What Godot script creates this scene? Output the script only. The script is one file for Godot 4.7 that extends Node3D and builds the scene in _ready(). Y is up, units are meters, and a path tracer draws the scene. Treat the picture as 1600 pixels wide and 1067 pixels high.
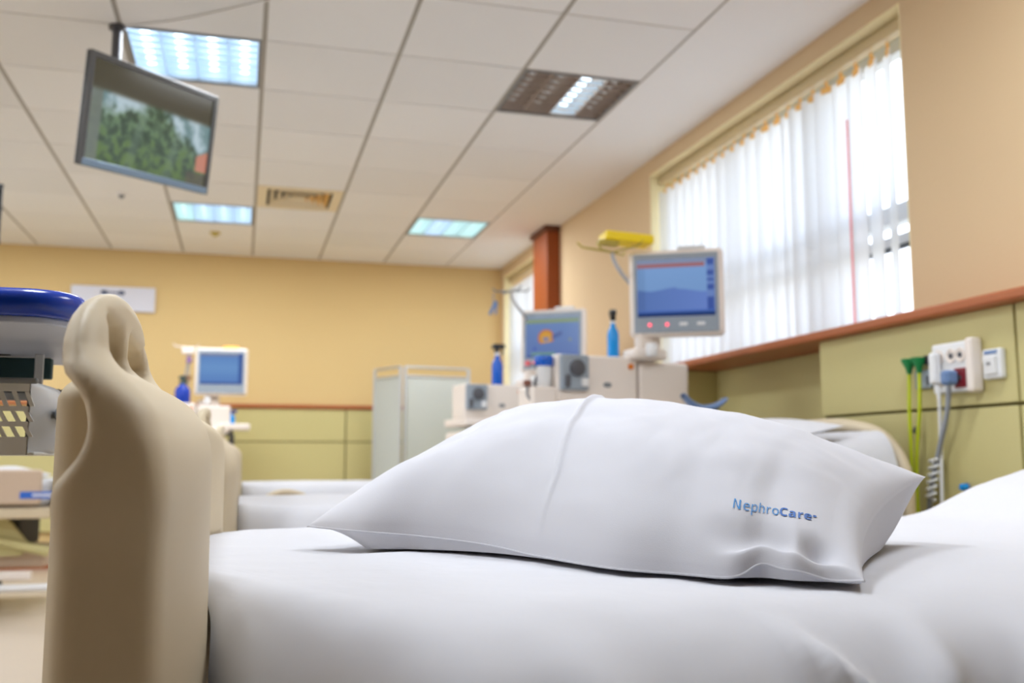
extends Node3D
# A dialysis ward: white bed with a pillow in front, machines, blinds and a tiled ceiling behind.

# ---------------------------------------------------------------- mesh builder
class MB:
	var v := PackedVector3Array()
	var n := PackedVector3Array()
	var t := PackedVector2Array()
	var ix := PackedInt32Array()

	# adds a patch; turns it so that closed shapes face outwards and front faces run clockwise
	func put(pv: PackedVector3Array, pn: PackedVector3Array, pi: PackedInt32Array, x: Transform3D, pt := PackedVector2Array()) -> void:
		var vol := 0.0
		var c := Vector3.ZERO
		for p in pv:
			c += p
		c /= maxf(1.0, pv.size())
		for k in range(0, pi.size(), 3):
			vol += (pv[pi[k]] - c).dot((pv[pi[k + 1]] - c).cross(pv[pi[k + 2]] - c))
		var agree := 0.0
		for k in range(0, pi.size(), 3):
			agree += (pv[pi[k + 1]] - pv[pi[k]]).cross(pv[pi[k + 2]] - pv[pi[k]]).dot(pn[pi[k]])
		var flip_n := (vol < 0.0) != (agree < 0.0)      # normals must point outwards
		var flip_i := vol > 0.0                          # clockwise fronts
		var base := v.size()
		var nb := x.basis.inverse().transposed()
		for k in pv.size():
			v.append(x * pv[k])
			n.append((nb * (-pn[k] if flip_n else pn[k])).normalized())
			t.append(pt[k] if pt.size() else Vector2.ZERO)
		for k in range(0, pi.size(), 3):
			ix.append(base + pi[k])
			ix.append(base + (pi[k + 2] if flip_i else pi[k + 1]))
			ix.append(base + (pi[k + 1] if flip_i else pi[k + 2]))

	# rounded box; r is the edge radius, k its steps
	func box(size: Vector3, at := Vector3.ZERO, r := 0.004, k := 2, turn := Basis()) -> MB:
		var h := size / 2.0
		r = minf(r, minf(h.x, minf(h.y, h.z)) * 0.999)
		var pv := PackedVector3Array()
		var pn := PackedVector3Array()
		var pi := PackedInt32Array()
		for ax in 3:
			var a := (ax + 1) % 3
			var b := (ax + 2) % 3
			for s in [-1.0, 1.0]:
				var ca := _steps(h[a], r, k)
				var cb := _steps(h[b], r, k)
				var base := pv.size()
				for i in ca.size():
					for j in cb.size():
						var p := Vector3.ZERO
						p[ax] = h[ax] * s
						p[a] = ca[i]
						p[b] = cb[j]
						var inner := p.clamp(-(h - Vector3.ONE * r), h - Vector3.ONE * r)
						var d := (p - inner).normalized()
						pv.append(inner + d * r)
						pn.append(d)
				var w := cb.size()
				for i in ca.size() - 1:
					for j in w - 1:
						var q := base + i * w + j
						if s > 0:
							pi.append_array([q, q + w, q + w + 1, q, q + w + 1, q + 1])
						else:
							pi.append_array([q, q + w + 1, q + w, q, q + 1, q + w + 1])
		put(pv, pn, pi, Transform3D(turn, at))
		return self

	func _steps(h: float, r: float, k: int) -> PackedFloat32Array:
		var o := PackedFloat32Array()
		for i in k + 1:
			o.append(-h + r * (1.0 - tan(PI / 4.0 * (1.0 - float(i) / k))))
		for i in k + 1:
			o.append(h - r * (1.0 - tan(PI / 4.0 * float(i) / k)))
		return o

	func tube(pts: Array, r: float, sides := 10, flat := 1.0, r_end := -1.0) -> MB:
		var pv := PackedVector3Array()
		var pn := PackedVector3Array()
		var pi := PackedInt32Array()
		var up := Vector3.ZERO
		for i in pts.size():
			var d: Vector3 = (pts[mini(i + 1, pts.size() - 1)] - pts[maxi(i - 1, 0)]).normalized()
			if i == 0:
				up = d.cross(Vector3.RIGHT if absf(d.x) < 0.9 else Vector3.UP).normalized()
			up = (up - d * up.dot(d)).normalized()
			var side := d.cross(up)
			var rr := r if r_end < 0 else lerpf(r, r_end, float(i) / (pts.size() - 1))
			for s in sides:
				var a := TAU * s / sides
				var nn := up * cos(a) + side * sin(a)
				pv.append(pts[i] + up * cos(a) * rr + side * sin(a) * rr * flat)
				pn.append(nn)
		for i in pts.size() - 1:
			for s in sides:
				var a := i * sides + s
				var b := i * sides + (s + 1) % sides
				pi.append_array([a, a + sides, b + sides, a, b + sides, b])
		for e in [0, pts.size() - 1]:
			var d2: Vector3 = (pts[0] - pts[1]).normalized() if e == 0 else (pts[e] - pts[e - 1]).normalized()
			var base := pv.size()
			for s in sides:
				pv.append(pv[e * sides + s])
				pn.append(d2)
			for s in range(1, sides - 1):
				if e == 0:
					pi.append_array([base, base + s, base + s + 1])
				else:
					pi.append_array([base, base + s + 1, base + s])
		put(pv, pn, pi, Transform3D())
		return self

	# turned shape round y; profile of (radius, height) from bottom to top
	func lathe(profile: Array, x := Transform3D(), seg := 24) -> MB:
		var pv := PackedVector3Array()
		var pn := PackedVector3Array()
		var pi := PackedInt32Array()
		var nr: Array = []
		for i in profile.size() - 1:
			var d: Vector2 = profile[i + 1] - profile[i]
			nr.append(Vector2(d.y, -d.x).normalized())
		for i in profile.size() - 1:
			for e in 2:
				var m: Vector2 = nr[i]
				var o: int = i - 1 if e == 0 else i + 1
				if o >= 0 and o < nr.size() and nr[o].dot(m) > 0.75:
					m = (m + nr[o]).normalized()
				var p: Vector2 = profile[i + e]
				for s in seg + 1:
					var a := TAU * s / seg
					pv.append(Vector3(cos(a) * p.x, p.y, sin(a) * p.x))
					pn.append(Vector3(cos(a) * m.x, m.y, sin(a) * m.x))
			var q := i * 2 * (seg + 1)
			for s in seg:
				pi.append_array([q + s, q + s + seg + 1, q + s + seg + 2, q + s, q + s + seg + 2, q + s + 1])
		put(pv, pn, pi, x)
		return self

	# a polygon in xy, drawn out along z by depth (centred), edges hard
	func prism(poly: PackedVector2Array, depth: float, x := Transform3D()) -> MB:
		var pv := PackedVector3Array()
		var pn := PackedVector3Array()
		var pi := PackedInt32Array()
		var tri := Geometry2D.triangulate_polygon(poly)
		var cw := Geometry2D.is_polygon_clockwise(poly)
		for s in [-1.0, 1.0]:
			var base := pv.size()
			for p in poly:
				pv.append(Vector3(p.x, p.y, s * depth / 2))
				pn.append(Vector3(0, 0, s))
			for k in range(0, tri.size(), 3):
				var a: Vector3 = pv[base + tri[k]]
				var b: Vector3 = pv[base + tri[k + 1]]
				var c: Vector3 = pv[base + tri[k + 2]]
				var up: bool = (b - a).cross(c - a).z * s > 0
				pi.append_array([base + tri[k], base + (tri[k + 1] if up else tri[k + 2]), base + (tri[k + 2] if up else tri[k + 1])])
		for i in poly.size():
			var a := poly[i]
			var b := poly[(i + 1) % poly.size()]
			var d := (b - a).normalized()
			var m := Vector3(d.y, -d.x, 0) * (-1.0 if cw else 1.0)
			var base := pv.size()
			for z in [-depth / 2, depth / 2]:
				pv.append(Vector3(a.x, a.y, z))
				pv.append(Vector3(b.x, b.y, z))
				pn.append(m)
				pn.append(m)
			if cw:
				pi.append_array([base, base + 3, base + 1, base, base + 2, base + 3])
			else:
				pi.append_array([base, base + 1, base + 3, base, base + 3, base + 2])
		put(pv, pn, pi, x)
		return self

	# a surface from rows of points, smooth normals
	func sheet(rows: Array) -> MB:
		var nu := rows.size()
		var nv: int = rows[0].size()
		var pv := PackedVector3Array()
		var pn := PackedVector3Array()
		var pi := PackedInt32Array()
		for i in nu:
			for j in nv:
				var du: Vector3 = rows[mini(i + 1, nu - 1)][j] - rows[maxi(i - 1, 0)][j]
				var dv: Vector3 = rows[i][mini(j + 1, nv - 1)] - rows[i][maxi(j - 1, 0)]
				pv.append(rows[i][j])
				var m := du.cross(dv)
				pn.append(m.normalized() if m.length() > 1e-12 else Vector3.UP)
		for i in nu - 1:
			for j in nv - 1:
				var q := i * nv + j
				pi.append_array([q, q + nv, q + nv + 1, q, q + nv + 1, q + 1])
		put(pv, pn, pi, Transform3D())
		return self

	# flat picture facing +z with texture coordinates
	func picture(w: float, h: float, x := Transform3D()) -> MB:
		var base := v.size()
		for q in [[-1, 1], [1, 1], [1, -1], [-1, -1]]:
			v.append(x * Vector3(q[0] * w / 2, q[1] * h / 2, 0))
			n.append((x.basis * Vector3(0, 0, 1)).normalized())
			t.append(Vector2((q[0] + 1) / 2.0, (1 - q[1]) / 2.0))
		ix.append_array([base, base + 1, base + 2, base, base + 2, base + 3])
		return self

	# flat slab with plan corners of radius big and rounded rims of radius r
	func slab(w: float, d: float, h: float, big: float, r: float, at: Vector3) -> MB:
		var prof := [Vector2(minf(w, d) * 0.4999, -h / 2)]
		for k in 6:
			var a := PI / 2 * k / 5.0
			prof.append(Vector2(r - r * sin(a), -h / 2 + r - r * cos(a)))
		for k in 6:
			var a := PI / 2 * k / 5.0
			prof.append(Vector2(r - r * cos(a), h / 2 - r + r * sin(a)))
		prof.append(Vector2(minf(w, d) * 0.4999, h / 2))
		var rows := []
		for p in prof:
			var row := []
			for q in 4:
				for k in 9:
					var a := PI / 2 * (q + k / 8.0)
					var rad := maxf(big - p.x, 0.0)
					var c := Vector2((w / 2 - maxf(big, p.x)) * [1, -1, -1, 1][q], (d / 2 - maxf(big, p.x)) * [1, 1, -1, -1][q])
					row.append(at + Vector3(c.x + rad * cos(a), p.y, c.y + rad * sin(a)))
			row.append(row[0])
			rows.append(row)
		return sheet(rows)

	func mesh() -> ArrayMesh:
		var a := []
		a.resize(Mesh.ARRAY_MAX)
		a[Mesh.ARRAY_VERTEX] = v
		a[Mesh.ARRAY_NORMAL] = n
		a[Mesh.ARRAY_TEX_UV] = t
		a[Mesh.ARRAY_INDEX] = ix
		var m := ArrayMesh.new()
		m.add_surface_from_arrays(Mesh.PRIMITIVE_TRIANGLES, a)
		return m

# ---------------------------------------------------------------- helpers
var M := {}
var used := {}

func mb() -> MB:
	return MB.new()

func numbered(called: String) -> String:
	var k: int = used.get(called, 0)
	used[called] = k + 1
	return called if k == 0 else "%s_%03d" % [called, k]

func tag(o: Node3D, label: String, category: String, group := "") -> Node3D:
	o.set_meta("label", label)
	o.set_meta("category", category)
	if group:
		o.set_meta("group", group)
	return o

func thing(called: String, label: String, category: String, at := Vector3.ZERO, turn := 0.0, group := "") -> Node3D:
	var o := Node3D.new()
	o.name = numbered(called)
	add_child(o)
	o.position = at
	o.rotation.y = turn
	return tag(o, label, category, group)

func setting(called: String) -> Node3D:
	var o := Node3D.new()
	o.name = called
	add_child(o)
	o.set_meta("kind", "structure")
	return o

func part(called: String, shape: Variant, m: Material, parent: Node = self, at := Vector3.ZERO) -> MeshInstance3D:
	var o := MeshInstance3D.new()
	o.name = numbered(called) if parent == self else called
	o.mesh = shape.mesh() if shape is MB else shape
	o.material_override = m
	o.position = at
	parent.add_child(o, true)
	return o

func mat(c: Color, rough := 0.6, metal := 0.0) -> StandardMaterial3D:
	var m := StandardMaterial3D.new()
	m.albedo_color = c
	m.roughness = rough
	m.metallic = metal
	return m

func glow(c: Color, e: float) -> StandardMaterial3D:
	var m := mat(c, 0.4)
	m.emission_enabled = true
	m.emission = c
	m.emission_energy_multiplier = e
	return m

func noise_tex(freq: float, octaves: int, size := 256, sd := 1) -> NoiseTexture2D:
	var f := FastNoiseLite.new()
	f.seed = sd
	f.frequency = freq
	f.fractal_octaves = octaves
	var t := NoiseTexture2D.new()
	t.width = size
	t.height = size
	t.seamless = true
	t.noise = f
	return t

func relief(m: StandardMaterial3D, tex: Texture2D, cm: float, scale: float) -> StandardMaterial3D:
	m.heightmap_enabled = true
	m.heightmap_texture = tex
	m.heightmap_scale = cm
	m.uv1_triplanar = true
	m.uv1_scale = Vector3.ONE * scale
	return m

func smooth(a: float, b: float, x: float) -> float:
	return smoothstep(a, b, x)

func curve(pts: Array, steps := 6) -> Array:
	var o := []
	for i in pts.size() - 1:
		var a: Vector3 = pts[maxi(i - 1, 0)]
		var b: Vector3 = pts[i]
		var c: Vector3 = pts[i + 1]
		var d: Vector3 = pts[mini(i + 2, pts.size() - 1)]
		for s in steps:
			o.append(b.cubic_interpolate(c, a, d, float(s) / steps))
	o.append(pts[-1])
	return o

# ---------------------------------------------------------------- scene
func _ready() -> void:
	var cam := Camera3D.new()
	cam.name = "camera"
	cam.fov = 38.447
	cam.position = Vector3(0, 0.9, 0)
	cam.rotation = Vector3(deg_to_rad(6.839), deg_to_rad(-15.35), 0)
	cam.near = 0.05
	var att := CameraAttributesPhysical.new()
	att.frustum_focal_length = 35.0
	att.frustum_focus_distance = 1.12
	att.exposure_aperture = 5.0
	cam.attributes = att
	add_child(cam)
	cam.fov = 38.447
	cam.current = true

	var env := Environment.new()
	env.background_mode = Environment.BG_SKY
	var sky := ProceduralSkyMaterial.new()
	sky.sky_top_color = Color(0.76, 0.86, 1.0)
	sky.sky_horizon_color = Color(0.93, 0.96, 1.0)
	sky.ground_horizon_color = Color(0.80, 0.81, 0.80)
	sky.ground_bottom_color = Color(0.66, 0.67, 0.66)
	sky.sky_curve = 0.4
	env.sky = Sky.new()
	env.sky.sky_material = sky
	env.background_energy_multiplier = 2.6
	env.tonemap_mode = Environment.TONE_MAPPER_LINEAR
	env.tonemap_exposure = 1.6
	env.sdfgi_enabled = true
	env.ssao_enabled = true
	env.ssil_enabled = true
	var we := WorldEnvironment.new()
	we.name = "environment"
	we.environment = env
	add_child(we)

	materials()
	room()
	ceiling()
	window_one()
	window_two()
	luminaires()
	ceiling_fittings()
	televisions()
	beds()
	bedding()
	machines()
	small_machine_things()
	back_of_room()
	wall_services()
	trolley()
	left_bed()

func materials() -> void:
	M.unseen_dark_wall = mat(Color(0.36, 0.25, 0.16), 0.5)
	M.cream = relief(mat(Color(0.87, 0.755, 0.53), 0.85), noise_tex(0.05, 3), 0.03, 3.0)
	M.tan = relief(mat(Color(0.86, 0.755, 0.60), 0.85), noise_tex(0.05, 3), 0.03, 3.0)
	M.reveal = mat(Color(0.97, 0.92, 0.74), 0.8)
	M.panel = mat(Color(0.80, 0.755, 0.52), 0.5)
	M.panel_joint = mat(Color(0.50, 0.46, 0.27), 0.8)
	M.wood = mat(Color(0.67, 0.37, 0.19), 0.45)
	M.brown = mat(Color(0.58, 0.27, 0.05), 0.5)
	M.brown_cap = mat(Color(0.40, 0.22, 0.13), 0.5)
	M.plaster = mat(Color(0.945, 0.94, 0.93), 0.9)
	M.tile = [mat(Color(0.94, 0.935, 0.925), 0.9), mat(Color(0.93, 0.925, 0.915), 0.9), mat(Color(0.95, 0.945, 0.935), 0.9)]
	M.runner = mat(Color(0.66, 0.64, 0.60), 0.6)
	M.cross = mat(Color(0.80, 0.78, 0.74), 0.6)
	M.dark = mat(Color(0.16, 0.16, 0.17), 0.7)
	M.floor = relief(mat(Color(0.79, 0.73, 0.66), 0.35), noise_tex(0.03, 4), 0.01, 2.0)
	M.beige = relief(mat(Color(0.83, 0.765, 0.645), 0.55), noise_tex(0.2, 2), 0.003, 12.0)
	M.machine = mat(Color(0.945, 0.90, 0.86), 0.45)
	M.white_plastic = mat(Color(0.92, 0.92, 0.92), 0.4)
	M.grey_plate = mat(Color(0.60, 0.64, 0.68), 0.4)
	M.grey = mat(Color(0.52, 0.53, 0.54), 0.5)
	M.dark_grey = mat(Color(0.33, 0.33, 0.35), 0.5)
	M.black = mat(Color(0.06, 0.06, 0.07), 0.4)
	M.steel = mat(Color(0.75, 0.76, 0.78), 0.28, 0.9)
	M.aluminium = mat(Color(0.78, 0.79, 0.80), 0.45, 0.6)
	M.blue = mat(Color(0.03, 0.22, 0.66), 0.22)
	M.blue_bottle = mat(Color(0.02, 0.36, 0.78), 0.25)
	M.cyan_bottle = mat(Color(0.05, 0.58, 0.90), 0.25)
	M.pale_blue = mat(Color(0.42, 0.53, 0.70), 0.4)
	M.yellow = mat(Color(1.0, 0.87, 0.02), 0.35)
	M.olive = mat(Color(0.74, 0.66, 0.30), 0.5)
	M.orange = mat(Color(0.90, 0.50, 0.12), 0.4)
	M.pink = mat(Color(0.92, 0.45, 0.48), 0.4)
	M.green = mat(Color(0.05, 0.50, 0.25), 0.35)
	M.hose = mat(Color(0.74, 0.78, 0.12), 0.35)
	M.cord_grey = mat(Color(0.62, 0.64, 0.68), 0.4)
	M.red = mat(Color(0.52, 0.13, 0.17), 0.4)
	M.linen = relief(mat(Color(0.84, 0.84, 0.86), 0.9), noise_tex(0.02, 3, 512, 5), 0.05, 2.0)
	M.linen.rim_enabled = true
	M.linen.rim = 0.2
	M.pillow = relief(mat(Color(0.835, 0.835, 0.86), 0.9), noise_tex(0.25, 2, 256, 6), 0.012, 10.0)
	M.pillow.rim_enabled = true
	M.pillow.rim = 0.2
	M.print_light = mat(Color(0.0, 0.50, 0.78), 0.6)
	M.print_dark = mat(Color(0.0, 0.37, 0.70), 0.6)
	M.print_navy = mat(Color(0.22, 0.27, 0.42), 0.6)
	var sl := mat(Color(0.84, 0.845, 0.85), 0.8)
	sl.backlight_enabled = true
	sl.backlight = Color(1, 1, 1)
	M.slat = sl
	M.slat_clip = mat(Color(0.97, 0.84, 0.58), 0.5)
	M.slat_clip.backlight_enabled = true
	M.slat_clip.backlight = Color(1.0, 0.86, 0.58)
	M.headrail = mat(Color(0.80, 0.72, 0.55), 0.4)
	M.window_white = mat(Color(0.86, 0.87, 0.88), 0.35)
	M.gasket = mat(Color(0.30, 0.32, 0.34), 0.6)
	var gl := mat(Color(0.95, 0.98, 1.0, 0.06), 0.02)
	gl.transparency = BaseMaterial3D.TRANSPARENCY_ALPHA
	M.glass = gl
	M.red_cord = mat(Color(0.98, 0.56, 0.58), 0.5)
	M.lamp_white = mat(Color(0.92, 0.95, 0.98), 0.35)
	M.louvre = mat(Color(0.84, 0.91, 0.97), 0.3)  # lit copy of the louvre, tube light put into its colour
	M.louvre_shaded = mat(Color(0.76, 0.70, 0.65), 0.5)  # shaded copy of the louvre, the unlit look put into its colour
	M.tube = glow(Color(0.88, 0.95, 1.0), 2.0)
	M.tube_green = glow(Color(0.88, 1.0, 0.92), 1.9)
	M.tube_off = mat(Color(0.85, 0.87, 0.88), 0.3)
	M.vent = mat(Color(0.93, 0.87, 0.74), 0.5)
	M.vent_lit_side = mat(Color(0.93, 0.74, 0.42), 0.5)  # warm light on one side of the diffuser, put into the colour
	M.screen_cloth = mat(Color(0.76, 0.78, 0.76), 0.8)
	M.linen_grey = mat(Color(0.82, 0.83, 0.86), 0.9)
	M.basket = mat(Color(0.90, 0.90, 0.88), 0.4)
	M.bed_beige = mat(Color(0.80, 0.71, 0.62), 0.5)
	M.teal = mat(Color(0.16, 0.28, 0.30), 0.6)
	M.underside = mat(Color(0.72, 0.75, 0.83), 0.4)
	M.tv_dark = mat(Color(0.20, 0.20, 0.21), 0.35)
	M.tv_grey = mat(Color(0.36, 0.36, 0.36), 0.35)
	M.tv_edge = mat(Color(0.50, 0.58, 0.66), 0.3, 0.3)
	M.mech = mat(Color(0.20, 0.19, 0.15), 0.7)
	M.mech_cover = mat(Color(0.78, 0.74, 0.52), 0.6)

# ---------------------------------------------------------------- the room
const XW := 2.35      # window wall
const ZB := -8.97     # back wall
const HC := 2.71      # ceiling
const XL := -4.09
const ZF := 2.86

func room() -> void:
	var fl := setting("floor")
	part("floor_slab", mb().box(Vector3(7.2, 0.2, 12.8), Vector3(-0.8, -0.1, -3.05), 0.001, 1), M.floor, fl)
	# window wall, 0.3 thick, with two openings
	var wr := setting("wall_right")
	var y0 := 1.362
	var y1 := 2.62
	var openings := [[-5.385, -3.02], [-8.86, -7.62]]
	part("wall_base", mb().box(Vector3(0.3, y0, 12.13), Vector3(XW + 0.15, y0 / 2, -3.055), 0.001, 1), M.tan, wr)
	part("wall_head", mb().box(Vector3(0.3, 2.95 - y1, 12.13), Vector3(XW + 0.15, (2.95 + y1) / 2, -3.055), 0.001, 1), M.tan, wr)
	for s in [[-9.12, -8.86], [-7.62, -5.385], [-3.02, 3.01]]:
		part("wall_pier", mb().box(Vector3(0.3, y1 - y0, s[1] - s[0]), Vector3(XW + 0.15, (y0 + y1) / 2, (s[0] + s[1]) / 2), 0.001, 1), M.tan, wr)
	for o in openings:                                   # light reveals lining each opening
		for z in [o[0] + 0.004, o[1] - 0.004]:
			part("reveal_lining", mb().box(Vector3(0.288, y1 - y0, 0.008), Vector3(XW + 0.1455, (y0 + y1) / 2, z), 0.001, 1), M.reveal, wr)
		part("reveal_lining", mb().box(Vector3(0.288, 0.008, o[1] - o[0] - 0.016), Vector3(XW + 0.1455, y1 - 0.004, (o[0] + o[1]) / 2), 0.001, 1), M.reveal, wr)
	# service casing under the ledge, open in front of the window as a niche
	for s in [[-3.30, 2.86], [-8.97, -4.55]]:
		part("casing", mb().box(Vector3(0.20, 1.05, s[1] - s[0]), Vector3(XW - 0.1, 0.82, (s[0] + s[1]) / 2), 0.002, 1), M.panel_joint, wr)
	var zs := [-3.30, -2.305, -1.31, -0.315, 0.68, 1.675, 2.86]
	for k in zs.size() - 1:
		for y in [[1.062, 1.345], [0.30, 1.052]]:
			part("wall_panel", mb().box(Vector3(0.02, y[1] - y[0], zs[k + 1] - zs[k] - 0.01), Vector3(XW - 0.21, (y[0] + y[1]) / 2, (zs[k] + zs[k + 1]) / 2), 0.003, 2), M.panel, wr)
	var zt := [-8.97, -7.86, -6.76, -5.66, -4.55]
	for k in zt.size() - 1:
		for y in [[1.062, 1.345], [0.30, 1.052]]:
			part("wall_panel", mb().box(Vector3(0.02, y[1] - y[0], zt[k + 1] - zt[k] - 0.01), Vector3(XW - 0.21, (y[0] + y[1]) / 2, (zt[k] + zt[k + 1]) / 2), 0.003, 2), M.panel, wr)
	part("niche_back", mb().box(Vector3(0.016, 1.05, 1.25), Vector3(XW - 0.008, 0.82, -3.925), 0.002, 1), M.panel, wr)
	part("niche_cheek", mb().box(Vector3(0.20, 1.045, 0.016), Vector3(XW - 0.1, 0.82, -4.542), 0.002, 1), M.panel, wr)
	part("niche_cheek", mb().box(Vector3(0.20, 1.045, 0.016), Vector3(XW - 0.1, 0.82, -3.308), 0.002, 1), M.panel, wr)
	var t1 := part("trim_1", mb().box(Vector3(0.27, 0.034, 11.83), Vector3(XW - 0.135, 1.363, -3.055), 0.010, 3), M.wood)
	t1.set_meta("kind", "structure")
	# back wall
	var wb := setting("wall_back")
	part("wall_face", mb().box(Vector3(6.74, 2.95, 0.15), Vector3(-0.87, 1.475, ZB - 0.075), 0.001, 1), M.cream, wb)
	part("panel_backing", mb().box(Vector3(6.22, 1.05, 0.012), Vector3(-0.98, 0.82, ZB + 0.006), 0.001, 1), M.panel_joint, wb)
	var xs := [-4.08, -3.34, -2.28, -1.22, -0.16, 0.90, 2.12]
	for k in xs.size() - 1:
		for y in [[1.056, 1.345], [0.30, 1.046]]:
			part("wall_panel", mb().box(Vector3(xs[k + 1] - xs[k] - 0.012, y[1] - y[0], 0.018), Vector3((xs[k] + xs[k + 1]) / 2, (y[0] + y[1]) / 2, ZB + 0.02), 0.003, 2), M.panel, wb)
	var t2 := part("trim_2", mb().box(Vector3(6.17, 0.036, 0.05), Vector3(-1.005, 1.363, ZB + 0.026), 0.010, 3), M.wood)
	t2.set_meta("kind", "structure")
	var wl := setting("wall_left")
	part("wall_base", mb().box(Vector3(0.15, 1.0, 12.13), Vector3(XL - 0.075, 0.5, -3.055), 0.001, 1), M.cream, wl)
	part("wall_head", mb().box(Vector3(0.15, 0.40, 12.13), Vector3(XL - 0.075, 2.75, -3.055), 0.001, 1), M.cream, wl)
	for s in [[-9.12, -8.0], [-5.6, -4.7], [-2.3, 3.01]]:
		part("wall_pier", mb().box(Vector3(0.15, 1.55, s[1] - s[0]), Vector3(XL - 0.075, 1.775, (s[0] + s[1]) / 2), 0.001, 1), M.cream, wl)
	for k in 2:
		var z0: float = [-8.0, -4.7][k]
		var w := setting("window_%d" % (k + 3))
		var fr := mb()
		for y in [1.03, 2.52]:
			fr.box(Vector3(0.06, 0.06, 2.4), Vector3(XL - 0.1, y, z0 + 1.2), 0.004, 1)
		for z in [0.03, 0.8, 1.6, 2.37]:
			fr.box(Vector3(0.06, 1.43, 0.06), Vector3(XL - 0.1, 1.775, z0 + z), 0.004, 1)
		part("window_frame", fr, M.window_white, w)
		for z in [0.415, 1.2, 1.985]:
			part("pane", mb().box(Vector3(0.006, 1.43, 0.72), Vector3(XL - 0.1, 1.775, z0 + z), 0.0005, 1), M.glass, w)
	var wf := setting("wall_front")
	part("wall_face", mb().box(Vector3(6.74, 2.95, 0.15), Vector3(-0.87, 1.475, ZF + 0.075), 0.001, 1), M.unseen_dark_wall, wf)  # unseen wall, coloured dark to cut light bouncing onto the footboard end
	for s in [["baseboard_back", Vector3(6.2, 0.1, 0.015), Vector3(-0.98, 0.05, ZB + 0.0085)], ["baseboard_left", Vector3(0.015, 0.1, 11.7), Vector3(XL + 0.0085, 0.05, -3.05)]]:
		var bb := part(s[0], mb().box(s[1], s[2], 0.003, 1), M.wood)
		bb.set_meta("kind", "structure")
	# brown pilaster between the windows
	var col := thing("pilaster", "dark brown wooden pilaster with a capped top between the two windows", "pilaster", Vector3(2.295, 1.38, -7.33))
	col.set_meta("kind", "structure")
	part("shaft", mb().box(Vector3(0.105, 1.29, 0.38), Vector3(0, 0.645, 0), 0.006, 2), M.brown, col)
	part("cap", mb().box(Vector3(0.13, 0.04, 0.42), Vector3(-0.012, 1.309, 0), 0.006, 2), M.brown_cap, col)

const TILE := 0.59
func ceiling() -> void:
	var c := setting("ceiling")
	part("ceiling_slab", mb().box(Vector3(7.05, 0.1, 12.3), Vector3(-0.8, 3.0, -3.05), 0.001, 1), M.plaster, c)
	part("plaster_strip", mb().box(Vector3(0.54, 0.05, 11.83), Vector3(2.083, HC + 0.025, -3.055), 0.002, 1), M.plaster, c)
	part("plaster_border", mb().box(Vector3(5.9, 0.05, 0.03), Vector3(-1.14, HC + 0.025, -8.955), 0.001, 1), M.plaster, c)
	var tm := mb().box(Vector3(TILE - 0.020, 0.014, TILE - 0.010), Vector3.ZERO, 0.003, 2).mesh()
	var open := {}
	for k in lamp_cells() + [[0, 3]]:
		open[Vector2i(k[0], k[1])] = true
	for i in range(-7, 3):
		for j in range(0, 20):
			if open.has(Vector2i(i, j)):
				continue
			var o := part("ceiling_tile", tm, M.tile[(i * 7 + j * 5 + 70) % 3], c, Vector3(0.04 + (i + 0.5) * TILE, HC + 0.007, -8.94 + (j + 0.5) * TILE))
			o.rotation.y = PI if (i + j) % 2 else 0.0
	for i in range(-7, 4):
		part("ceiling_runner", mb().box(Vector3(0.024, 0.03, 11.8), Vector3(0.04 + i * TILE, HC + 0.019, -3.04), 0.001, 1), M.runner, c)
	for j in range(0, 21):
		part("cross_runner", mb().box(Vector3(5.9, 0.024, 0.016), Vector3(-1.14, HC + 0.017, -8.94 + j * TILE), 0.001, 1), M.cross, c)

# cells (column from x = 0.04, row from the back wall) that hold a luminaire
func lamp_cells() -> Array:
	return [[-1, 7], [2, 7], [-1, 2], [2, 2], [-1, 12], [2, 12], [-4, 7], [-4, 2], [-4, 12], [2, 17], [-1, 17]]

func window_frame(w: Node3D, z0: float, z1: float, bars: Array) -> void:
	var x := 2.56
	var zc := (z0 + z1) / 2
	for s in [[Vector3(0.06, 0.06, z1 - z0 - 0.02), Vector3(x, 1.40, zc)], [Vector3(0.06, 0.06, z1 - z0 - 0.02), Vector3(x, 2.58, zc)], [Vector3(0.06, 1.12, 0.06), Vector3(x, 1.99, z0 + 0.04)], [Vector3(0.06, 1.12, 0.06), Vector3(x, 1.99, z1 - 0.04)]]:
		part("window_frame", mb().box(s[0], s[1], 0.004, 1), M.window_white, w)
	for z in bars:
		part("mullion", mb().box(Vector3(0.06, 1.12, 0.07), Vector3(x, 1.99, z), 0.004, 1), M.window_white, w)
	part("transom", mb().box(Vector3(0.07, 0.075, z1 - z0 - 0.14), Vector3(x - 0.01, 1.885, zc), 0.004, 1), M.window_white, w)
	part("sash_rail", mb().box(Vector3(0.05, 0.05, z1 - z0 - 0.14), Vector3(x - 0.01, 1.775, zc), 0.004, 1), M.window_white, w)
	part("gasket", mb().box(Vector3(0.02, 0.018, z1 - z0 - 0.14), Vector3(x - 0.035, 1.745, zc), 0.002, 1), M.gasket, w)
	var edges: Array = [z0 + 0.07] + bars + [z1 - 0.07]
	for k in edges.size() - 1:
		for y in [[1.43, 1.755], [1.92, 2.555]]:
			part("pane", mb().box(Vector3(0.006, y[1] - y[0], edges[k + 1] - edges[k] - 0.06), Vector3(x + 0.01, (y[0] + y[1]) / 2, (edges[k] + edges[k + 1]) / 2), 0.0005, 1), M.glass, w)

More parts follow.
